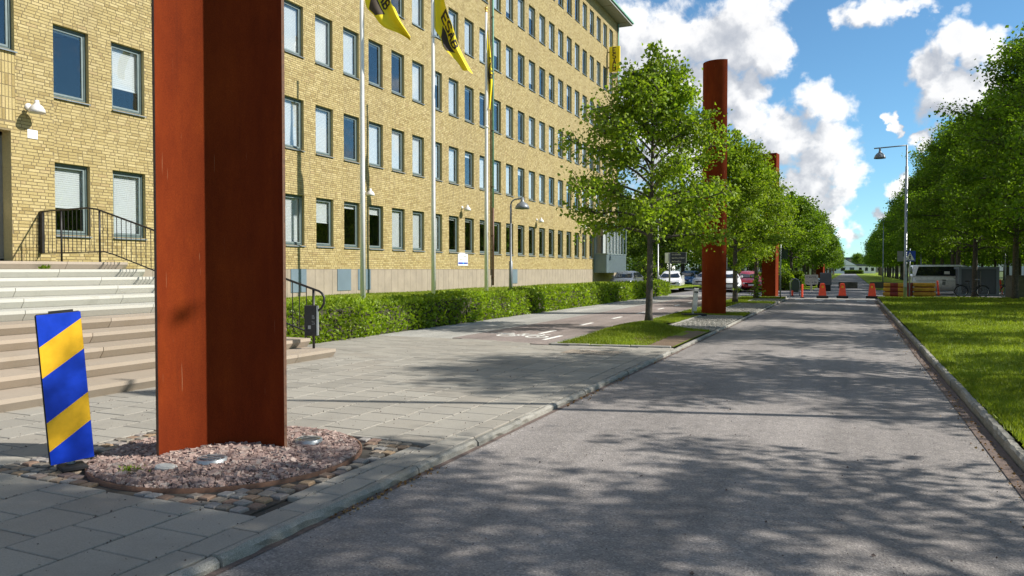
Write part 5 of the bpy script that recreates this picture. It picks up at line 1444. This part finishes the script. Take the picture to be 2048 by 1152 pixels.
    for s in (-1, 1):
        x = hood[1][0]; z = hood[1][3]-.10
        MB().box(x-.05, x+.16, s*W*.27-.17, s*W*.27+.17, z-.06, z+.07, 0, .02).build('headlight', M['lens_clear'], root)
        x = hood[-2][0]; MB().box(x-.12, x+.06, s*W*.36-.12, s*W*.36+.12, .72 if kind != 'van' else .8, .95 if kind != 'van' else 1.15, 0, .02).build('tail_light', M['tail_red'], root)
        MB().box(xa+.32, xa+.42, s*(W/2+.02)-.09, s*(W/2+.02)+.09, belt+.02, belt+.16, 0, .02).build('mirror', M[paint], root)
        MB().box(-.05, .12, s*(W/2*.96+.006)-.012, s*(W/2*.96+.006)+.012, belt-.13, belt-.10).build('door_handle', M['black_iron'], root)
    MB().box(hood[0][0]-.012, hood[0][0]+.02, -.26, .26, .45, .56).build('number_plate', M['white_paint'], root)
    MB().box(hood[0][0]-.006, hood[0][0]+.03, -.5, .5, .58, .66).build('grille', M['rubber'], root)
    return root
CARS = [('hatch', 'paint_white', (-12.4, 58.0, 0), R(97), 'white hatchback whose roof shows over the hedge left of the young trunk'),
        ('hatch', 'paint_grey', (-15.6, 57.0, 0), R(90), 'dark car by the corner of the brick building'),
        ('estate', 'paint_silver', (-10.8, 65.5, 0), R(84), 'silver estate car right of the young trunk, behind the hedge'),
        ('hatch', 'paint_navy', (-8.9, 61.5, 0), R(95), 'dark blue hatchback in front of the silver cars'),
        ('hatch', 'paint_white', (-8.1, 57.2, 0), R(100), 'white hatchback left of the round rust pillar'),
        ('estate', 'paint_white', (-9.4, 70.5, 0), R(88), 'white estate car with a long roof left of the round pillar'),
        ('hatch', 'paint_red', (-6.9, 58.6, 0), R(105), 'red hatchback right of the round rust pillar'),
        ('estate', 'paint_navy', (-7.2, 66.4, 0), R(172), 'dark blue estate car above the low hedge'),
        ('estate', 'paint_silver', (-9.3, 75, 0), R(176), 'silver estate car parked behind the dark blue one'),
        ('hatch', 'paint_black', (-6.6, 71.5, 0), R(178), 'black hatchback between the second and third young trunks'),
        ('hatch', 'paint_silver', (-4.6, 77.5, 0), R(170), 'silver hatchback just left of the third rust pillar'),
        ('hatch', 'paint_blue', (-14.0, 73.5, 0), R(86), 'blue hatchback farther back behind the hedge')]
for k, p, l, r, lab in CARS: car(k, p, l, r, lab)
FAR = [('hatch', 'paint_white', (19, 84, 0)), ('estate', 'paint_silver', (24.5, 86, 0)), ('hatch', 'paint_black', (30, 84, 0)), ('hatch', 'paint_red', (27, 95, 0)), ('hatch', 'paint_white', (36, 88, 0)), ('estate', 'paint_blue', (41, 90, 0))]
for i, (k, p, l) in enumerate(FAR): car(k, p, l, R(175), ['small white hatchback far behind the right trunks', 'silver estate car far behind the right trunks', 'black hatchback far behind the right trunks', 'red hatchback far behind the right trunks', 'white hatchback farthest right behind the trunks', 'blue estate car farthest right behind the trunks'][i], 'cars far behind the trees')
vn = car('van', 'paint_white', (6.15, 57.2, 0), R(183), 'white passenger van with dark windows parked behind the barriers')
m = MB(); m.box(-.6, 2.3, .955, .968, .86, .875); m.build('side_stripe', M['sign_grey'], vn)
MB().box(-1.15, -.62, .965, .975, .72, .95).build('yellow_label', M['sign_yellow'], vn)
m = MB(); scribble(m, .0, .44, .76, .14, lambda u, v: (-.66-u, .978, v), 31); m.build('label_lettering', M['sign_navy'], vn)
m = MB(); m.poly([(.55, .97, .95), (.80, .97, .95), (.74, .97, .86), (.58, .97, .84)]); m.poly([(.58, .972, .82), (.76, .972, .82), (.78, .972, .62), (.60, .972, .58)]); m.build('emblem', M['sign_grey'], vn)
MB().box(.35, .65, .885, .893, 1.30, 1.48).build('window_sticker', M['white_paint'], vn)

# ------------------------------------------------------------------ bicycles
def bike(loc, rz, frame, label, basket=False):
    root = empty('bicycle', loc, rz, label, 'bicycle'); r = .345
    tm = MB(); n = 28
    for i in range(n):
        pass
    tp = [(r*math.cos(2*math.pi*i/n), 0, r*math.sin(2*math.pi*i/n)) for i in range(n)]
    def ringmesh(rad, tr, m, nm):
        mb = MB(); k = 6
        vs = []
        for i in range(n):
            a = 2*math.pi*i/n
            for j in range(k):
                b = 2*math.pi*j/k; q = rad+tr*math.cos(b); vs.append((q*math.cos(a), tr*math.sin(b), q*math.sin(a)))
        mb.add(vs, [(i*k+j, ((i+1) % n)*k+j, ((i+1) % n)*k+(j+1) % k, i*k+(j+1) % k) for i in range(n) for j in range(k)], 0, True); me = mb.mesh(nm); me.materials.append(M[m]); return me
    ty, ri = ringmesh(r-.02, .022, 'rubber', 'tyre'), ringmesh(r-.045, .012, 'chrome', 'rim')
    sp = MB()
    for i in range(14):
        a = 2*math.pi*i/14; sp.tube([(.02*math.cos(a), .02*(-1)**i, .02*math.sin(a)), ((r-.05)*math.cos(a), 0, (r-.05)*math.sin(a))], .0022, 3, cap=False)
    sp.lathe([(.001, -.045), (.02, -.04), (.02, .04), (.001, .045)], n=8, axis='Y')
    spm = sp.mesh('spokes'); spm.materials.append(M['galvanised'])
    for x in (-.55, .55):
        w = obj('wheel', ty, root, (x, 0, r)); obj('rim', ri, w); obj('spokes', spm, w)
    f = MB(); bb = (-.06, 0, .30); st_ = (-.20, 0, .82); hd = (.36, 0, .80); hd2 = (.40, 0, .62)
    f.tube([bb, st_], .017, 7); f.tube([bb, (.15, 0, .40), hd2], .02, 7); f.tube([(-.14, 0, .55), (.12, 0, .52), (.37, 0, .72)], .016, 7); f.tube([(-.55, .05, r), (-.06, .05, .30)], .011, 6); f.tube([(-.55, -.05, r), (-.06, -.05, .30)], .011, 6)
    f.tube([(-.55, .05, r), (-.18, .02, .72)], .009, 6); f.tube([(-.55, -.05, r), (-.18, -.02, .72)], .009, 6); f.tube([(.335, 0, .95), hd2], .018, 7)
    f.build('frame', M[frame], root)
    k = MB()
    for s in (-1, 1): k.tube([hd2, (.42, s*.05, .58), (.55, s*.05, r)], .011, 6)
    k.build('fork', M[frame], root)
    MB().tube([(.22, -.29, 1.02), (.32, -.2, 1.05), (.36, 0, 1.02), (.32, .2, 1.05), (.22, .29, 1.02)], .012, 6).build('handlebar', M['chrome'], root)
    s = MB(); s.lathe([(.001, .03), (.05, .04), (.10, .02), (.11, -.02), (.001, -.04)], (0, 0, 0), 12); so = s.build('saddle', M['rubber'], root, (-.24, 0, .93)); so.scale = (1.25, .8, 1)
    MB().tube([(-.19, 0, .78), (-.235, 0, .91)], .013, 6).build('seat_post', M['chrome'], root)
    MB().box(-.80, -.34, -.07, .07, .735, .75).box(-.82, -.70, -.08, .08, .70, .78).build('rack', M['black_iron'], root)
    MB().tube([(-.06, -.08, .30), (-.10, -.1, .14)], .009, 5).tube([(-.06, .08, .30), (-.02, .1, .46)], .009, 5).box(-.15, -.05, -.18, -.09, .13, .15).box(-.07, .03, .09, .18, .45, .47).build('crank', M['chrome'], root)
    mg = MB()
    for x in (-.55, .55):
        pts = [(x+(r+.02)*math.cos(a), 0, r+(r+.02)*math.sin(a)) for a in [R(q) for q in (range(0, 200, 25) if x < 0 else range(20, 170, 25))]]; mg.tube(pts, .016, 4)
    mg.build('mudguard', M['black_iron'], root)
    MB().tube([(-.12, .06, .30), (-.16, .16, .02)], .008, 5).build('kickstand', M['chrome'], root)
    if basket:
        b = MB()
        for z in (.84, .92, 1.0): b.tube([(.45, -.16, z), (.75, -.16, z), (.75, .16, z), (.45, .16, z), (.45, -.16, z)], .008, 4)
        for y in (-.16, -.05, .05, .16): b.tube([(.75, y, 1.0), (.72, y, .80), (.45, y, .80)], .006, 4)
        b.build('basket', M['dirty_white'], root)
bike((6.35, 50.3, .0), R(10), 'paint_black', 'black bicycle standing across behind the front tree trunk')
bike((8.0, 49.0, .0), R(-68), 'bike_teal', 'teal bicycle with front basket beside the thick right trunk', True)

# ------------------------------------------------------------------ traffic things at the crossing
def pylon(x, y, rz, label):
    root = empty('traffic_pylon', (x, y, 0), rz, label, 'traffic pylon', 'orange traffic pylons across the road end')
    MB().box(-.30, .30, -.18, .18, 0, .14, 0, .015).build('base', M['rubber'], root)
    b = MB(); lo = [(-.20, -.12), (.20, -.12), (.20, .12), (-.20, .12)]; hi = [(-.12, -.06), (.12, -.06), (.12, .06), (-.12, .06)]
    b.add([(x_, y_, .14) for x_, y_ in lo]+[(x_, y_, .80) for x_, y_ in hi]+[(x_*.6, y_*.6, .84) for x_, y_ in hi], [(0, 1, 5, 4), (1, 2, 6, 5), (2, 3, 7, 6), (3, 0, 4, 7), (4, 5, 9, 8), (5, 6, 10, 9), (6, 7, 11, 10), (7, 4, 8, 11), (8, 9, 10, 11)])
    b.build('body', M['traffic_orange'], root)
    MB().box(-.05, .05, -.105, -.09, .58, .70).build('reflector', M['sign_yellow'], root)
pylon(-1.40, 46.0, R(8), 'orange pylon on the left, nearest the orange post'); pylon(-.38, 46.3, R(2), 'middle orange pylon at the road end'); pylon(1.12, 46.6, R(-4), 'orange pylon at the right, beside the red and yellow barrier')
def orange_post(x, y, h, tilt, label):
    root = empty('flexible_post', (x, y, 0), 0, label, 'post', 'orange flexible posts')
    p = MB().lathe([(.055, .02), (.055, h-.03), (.04, h), (.001, h)], n=12).build('tube', M['traffic_orange'], root); p.rotation_euler = (0, tilt, 0)
    MB().lathe([(.14, 0), (.12, .03), (.06, .05)], n=14).build('foot', M['rubber'], root)
orange_post(-2.45, 45.8, .78, 0, 'upright orange flexible post at the left end of the crossing'); orange_post(-3.12, 48.2, .36, 0, 'short orange post stub before the arched stand')
orange_post(4.95, 53.0, .92, R(-6), 'tilted orange post in front of the white van'); orange_post(8.75, 56.4, .98, R(-7), 'tilted orange post right of the grey container')
def barrier(x, y, rz, w, cols, label):
    root = empty('road_barrier', (x, y, 0), rz, label, 'barrier', 'red and yellow barriers')
    for i in range(3):
        z0 = .04+.27*i; m = MB(); W = w*(1-.02*i)
        seg = [(-W/2, -W*.18), (-W*.18, W*.18), (W*.18, W/2)]
        rib = None
        for j, (a, b) in enumerate(seg):
            q = MB(); prof = [(-.20, z0+.03), (-.22, z0+.08), (-.22, z0+.18), (-.19, z0+.24), (.19, z0+.24), (.22, z0+.18), (.22, z0+.08), (.20, z0+.03)]
            q.prism([(a+.002, yy, zz) for yy, zz in prof], (b-a-.004, 0, 0))
            if rib is None: rib = q.build('rib', M[cols[j]], root)
            else: q.build('panel', M[cols[j]], rib)
    MB().box(-w*.42, w*.42, -.14, .14, 0, .80).build('core', M['barrier_red'], root)
barrier(2.35, 49.7, R(-3), 1.15, ('barrier_yellow', 'barrier_red', 'barrier_yellow'), 'yellow and dark red barrier right of the pylons')
barrier(3.12, 50.1, R(78), 1.1, ('barrier_red', 'barrier_red', 'barrier_red'), 'dark red barrier seen end-on behind the lamp post')
barrier(3.95, 50.4, R(-2), 1.2, ('barrier_yellow', 'barrier_yellow', 'barrier_yellow'), 'rust stained yellow barrier in front of the white van')
def low_block(x, y, w, m, label):
    root = empty('concrete_barrier', (x, y, 0), 0, label, 'concrete block', 'low blocks closing the avenue')
    MB().box(-w/2, w/2, -.2, .2, 0, .52, 0, .03).build('block', M[m], root)
    for s in (-1, 1): MB().lathe([(.001, .012), (.10, .010), (.12, 0)], (s*(w/2-.16), -.2, .28), 14, axis='Y').build('reflector', M['sign_yellow'], root).scale = (1, -1, 1)
low_block(-2.15, 72, .9, 'rubber', 'dark low block behind the left pylon'); low_block(-.15, 72, 1.5, 'concrete_block', 'low concrete block behind the middle pylon'); low_block(2.35, 72, 1.6, 'concrete_block', 'low concrete block behind the right pylon')
# arched stand
ar = empty('arched_stand', (-3.05, 49.4, 0), 0, 'dark oval panel in a grey arched frame left of the orange post', 'stand')
MB().tube([(-.27, 0, 0), (-.27, 0, .8), (-.19, 0, .98), (0, 0, 1.06), (.19, 0, .98), (.27, 0, .8), (.27, 0, 0)], .025, 8).build('hoop', M['galvanised'], ar)
MB().prism([(-.22, -.02, .22), (.22, -.02, .22), (.22, -.02, .8), (.15, -.02, .93), (0, -.02, .99), (-.15, -.02, .93), (-.22, -.02, .8)], (0, .03, 0)).build('panel', M['panel_green'], ar)
# white notice board with two lines and the dark box beside it
nb = empty('notice_board', (-2.6, 60.5, 0), 0, 'white notice board with dark lettering on a post before the trees', 'sign')
MB().box(-.07, .07, -.05, .05, 0, .55).build('post', M['dirty_white'], nb); MB().box(-.45, .45, -.04, .04, .5, 1.22).build('board', M['dirty_white'], nb)
m = MB(); scribble(m, -.38, .4, .97, .17, lambda u, v: (u, -.043, v), 41); scribble(m, -.38, -.06, .60, .14, lambda u, v: (u, -.043, v), 42); scribble(m, .04, .40, .60, .14, lambda u, v: (u, -.043, v), 43); m.build('lettering', M['sign_navy'], nb)
cb = empty('dark_cabinet', (-1.65, 61.5, 0), 0, 'dark grey cabinet behind the white notice board', 'cabinet'); MB().box(-.4, .4, -.25, .25, .45, 1.35, 0, .02).build('case', M['box_grey'], cb); MB().box(-.34, .34, -.2, .2, 0, .45).build('plinth', M['rubber'], cb)
# signs on poles
def board_sign(x, y, h, w, bh, label, lines, m='sign_navy', side=None, rz=0):
    root = empty('direction_sign', (x, y, 0), rz, label, 'sign')
    MB().tube([(0, 0, 0), (0, 0, h)], .06, 8).build('post', M['sign_grey'], root)
    b = MB().box(.06, .06+w, -.03, .03, h-bh, h).build('board', M[m], root)
    MB().box(.05, .07+w, -.035, .035, h, h+.03).box(.05, .07+w, -.035, .035, h-bh-.03, h-bh).box(.06+w, .09+w, -.035, .035, h-bh-.03, h+.03).build('border', M['sign_grey'], root)
    q = MB()
    for i in range(lines):
        v = h-bh+(bh)*(i+.25)/lines; scribble(q, .16, .06+w*(.95 if i % 2 else .7), v, bh/lines*.45, lambda u, z: (u, -.034, z), 50+i+int(x*3))
    q.build('lettering', M['lamp_white'], b)
    if side: MB().box(-.32, -.08, -.025, .025, h-bh, h).build('side_panel', M[side], root)
board_sign(-11.35, 52.5, 2.75, 1.05, .70, 'dark direction board with white side panel on a post left of the round pillar', 3, side='white_paint')
board_sign(-8.1, 49.0, 2.45, 1.0, .82, 'dark direction board half hidden behind the round rust pillar', 5)
def blue_sign(x, y, z, w, h, label, mark='P'):
    root = empty('blue_sign', (x, y, 0), 0, label, 'sign'); MB().tube([(0, .03, 0), (0, .03, z+h)], .03, 8).build('post', M['galvanised'], root)
    b = MB().box(-w/2, w/2, -.015, .0, z, z+h).build('plate', M['sign_blue'], root)
    q = MB(); gq, ww = glyph_quads(mark, h*.34, h*.07)
    for pl in gq: q.poly([(p.x-ww/2, -.018, z+h*.55+p.y) for p in pl])
    scribble(q, -w*.35, w*.4, z+h*.2, h*.12, lambda u, v: (u, -.018, v), 9); q.build('symbol', M['white_paint'], b)
blue_sign(-9.33, 56.8, 2.2, .38, .46, 'small blue sign high on the thin pale post', 'P')
blue_sign(-8.45, 56.5, .95, .45, .75, 'blue parking sign standing left of the round pillar', 'P')
sp_ = empty('sign_post', (-3.3, 41.9, .05), 0, 'grey sign post with a dark sign turned away, at the kerb corner', 'sign'); MB().tube([(0, 0, 0), (0, 0, 2.9)], .035, 8).build('post', M['galvanised'], sp_); MB().box(-.03, .35, .03, .05, 2.1, 2.75).build('sign_back', M['panel_green'], sp_)
# pedestrian crossing sign
pc = empty('crossing_sign', (3.0, 47.3, .0), 0, 'blue pedestrian crossing sign with white triangle behind the lamp post', 'sign')
MB().tube([(0, .04, 0), (0, .04, 2.75)], .035, 8).build('post', M['galvanised'], pc)
pb = MB().box(-.27, .27, -.01, .01, 2.05, 2.62).build('plate', M['sign_blue'], pc)
MB().poly([(-.23, -.013, 2.10), (.23, -.013, 2.10), (0, -.013, 2.56)]).build('white_triangle', M['white_paint'], pb)
m = MB()
def stroke(a, b, w=.035):
    a = Vector((a[0], 0, a[1])); b = Vector((b[0], 0, b[1])); d = (b-a).normalized(); n = Vector((-d.z, 0, d.x))*w/2; o_ = Vector((0, -.016, 0)); m.quad(a-n+o_, b-n+o_, b+n+o_, a+n+o_)
stroke((0, 2.24), (.005, 2.36), .06); stroke((0, 2.25), (-.07, 2.13)); stroke((.0, 2.25), (.06, 2.13)); stroke((0, 2.35), (-.06, 2.27), .025); stroke((0, 2.35), (.06, 2.28), .025)
m.poly([(.03*math.cos(R(a))+.005, -.0165, 2.41+.03*math.sin(R(a))) for a in range(0, 360, 40)])
for i in range(4): stroke((-.17+.1*i, 2.115), (-.12+.1*i, 2.115), .02)
m.build('walking_figure', M['sign_navy'], pb)
MB().box(-.62, -.32, .0, .02, 2.05, 2.62).build('sign_back', M['sign_grey'], pc)
# grey container with doors
ct = empty('grey_container', (7.15, 54.0, 0), R(4), 'dark grey steel container with a lighter frame behind the bicycles', 'container')
MB().box(-1.0, 1.0, 0, 1.3, .08, 1.68).build('case', M['box_grey'], ct)
MB().box(-1.08, 1.08, -.06, 1.36, 1.62, 1.76).box(.92, 1.08, -.06, .12, .05, 1.62).box(-1.08, -.92, -.06, .12, .05, 1.62).box(-1.08, 1.08, -.05, 1.3, 0, .1).build('frame', M['box_frame'], ct)
for x in (-.9, .02): MB().box(x, x+.88, -.03, 0, .15, 1.58, 0, .01).build('door_panel', M['box_grey'], ct)
MB().tube([(.1, -.05, .3), (.1, -.05, 1.5)], .02, 6).build('lock_bar', M['sign_grey'], ct)
bs = empty('blue_back_sign', (8.75, 55.5, 0), 0, 'dark blue sign plate on a post above the container corner', 'sign'); MB().tube([(0, 0, 0), (0, 0, 2.9)], .035, 8).build('post', M['galvanised'], bs); MB().box(-.12, .14, -.02, 0, 2.2, 2.85).build('plate', M['sign_navy'], bs)
blk = empty('concrete_planter', (8.15, 46.4, .08), R(4), 'large dark stained concrete block at the right edge of the lawn', 'concrete block')
MB().box(-.55, 1.9, -.3, 1.2, 0, 1.18, 0, .03).build('block', M['concrete_block'], blk); MB().box(-.56, 1.91, -.31, 1.21, 1.18, 1.22, 0, .01).build('top_slab', M['concrete_block'], blk)
# ------------------------------------------------------------------ far end of the avenue
def far_house(name, x, y, w, d, h, roof, label, wall='far_wall', rm='far_roof', nwin=4, gable=True):
    root = empty(name, (x, y, 0), 0, label, 'building')
    MB().box(-w/2, w/2, 0, d, 0, h).build('wall', M[wall], root)
    r = MB()
    if gable: r.prism([(-w/2-.4, -.4, h), (w/2+.4, -.4, h), (0, -.4, h+roof)], (0, d+.8, 0))
    else: r.box(-w/2-.3, w/2+.3, -.3, d+.3, h+.002, h+roof)
    r.build('roof', M[rm], root)
    if gable: MB().prism([(-w/2+.2, -.45, h+.1), (w/2-.2, -.45, h+.1), (0, -.45, h+roof-.5)], (0, .04, 0)).build('gable', M[wall], root)
    ws_ = w/nwin
    for fl in range(max(1, int(h/3))):
        for i in range(nwin):
            f = MB().box(-w/2+ws_*(i+.25), -w/2+ws_*(i+.75), -.06, .0, 1+3*fl, 2.4+3*fl).build('window', M['far_roof'], root); MB().box(-w/2+ws_*(i+.3), -w/2+ws_*(i+.7), -.09, -.06, 1.1+3*fl, 2.3+3*fl).build('pane', M['car_glass'], f)
far_house('white_house', -4.2, 330, 13, 10, 3.2, 4.2, 'white gabled house at the end of the avenue')
far_house('white_annex', 5.0, 345, 9, 8, 3.0, .8, 'low white and dark building right of the gabled house', gable=False)
far_house('pale_hall', -21, 190, 26, 14, 6, 1.0, 'pale low hall with blue band behind the left trees', gable=False, nwin=9)
far_house('ochre_block', 10, 520, 60, 14, 8, 1.2, 'wide pale building on the slope beyond the avenue', 'far_ochre', nwin=14, gable=False)
far_house('grey_block', 60, 175, 60, 16, 11, 1.0, 'long pale building glimpsed between the right trunks', nwin=16, gable=False)
far_house('pale_block', 100, 150, 40, 16, 9, 1.0, 'pale building far right behind the tree rows', nwin=10, gable=False)
far_house('park_house', -48, 160, 24, 12, 6, 3, 'white house glimpsed behind the park trees', nwin=7)
hl = grid_sheet('hill', -700, 800, 700, 1500, 40, lambda X, Y: 15*np.exp(-((Y-1100)/220)**2)*(.65+.35*np.sin(X*.006)+.12*np.sin(X*.021)), 'hill')
for i, (x, y, w, h) in enumerate(((-20, 690, 46, 12), (30, 700, 40, 14), (75, 695, 50, 11))):
    far_house('hill_block', x, y, w, 14, h-3, 1.2, ['pale apartment block on the skyline, left of three', 'pale apartment block on the skyline, middle of three', 'pale apartment block on the skyline, right of three'][i], 'far_wall', nwin=12, gable=False)
for i, (x, y) in enumerate(((-6, 380), (3, 372), (9, 366), (16, 375), (-14, 372), (22, 368))):
    put_tree('avenue', x, y, 0, 1.15, i, 'pale yellow green tree at the far end of the avenue', 'trees closing the avenue')
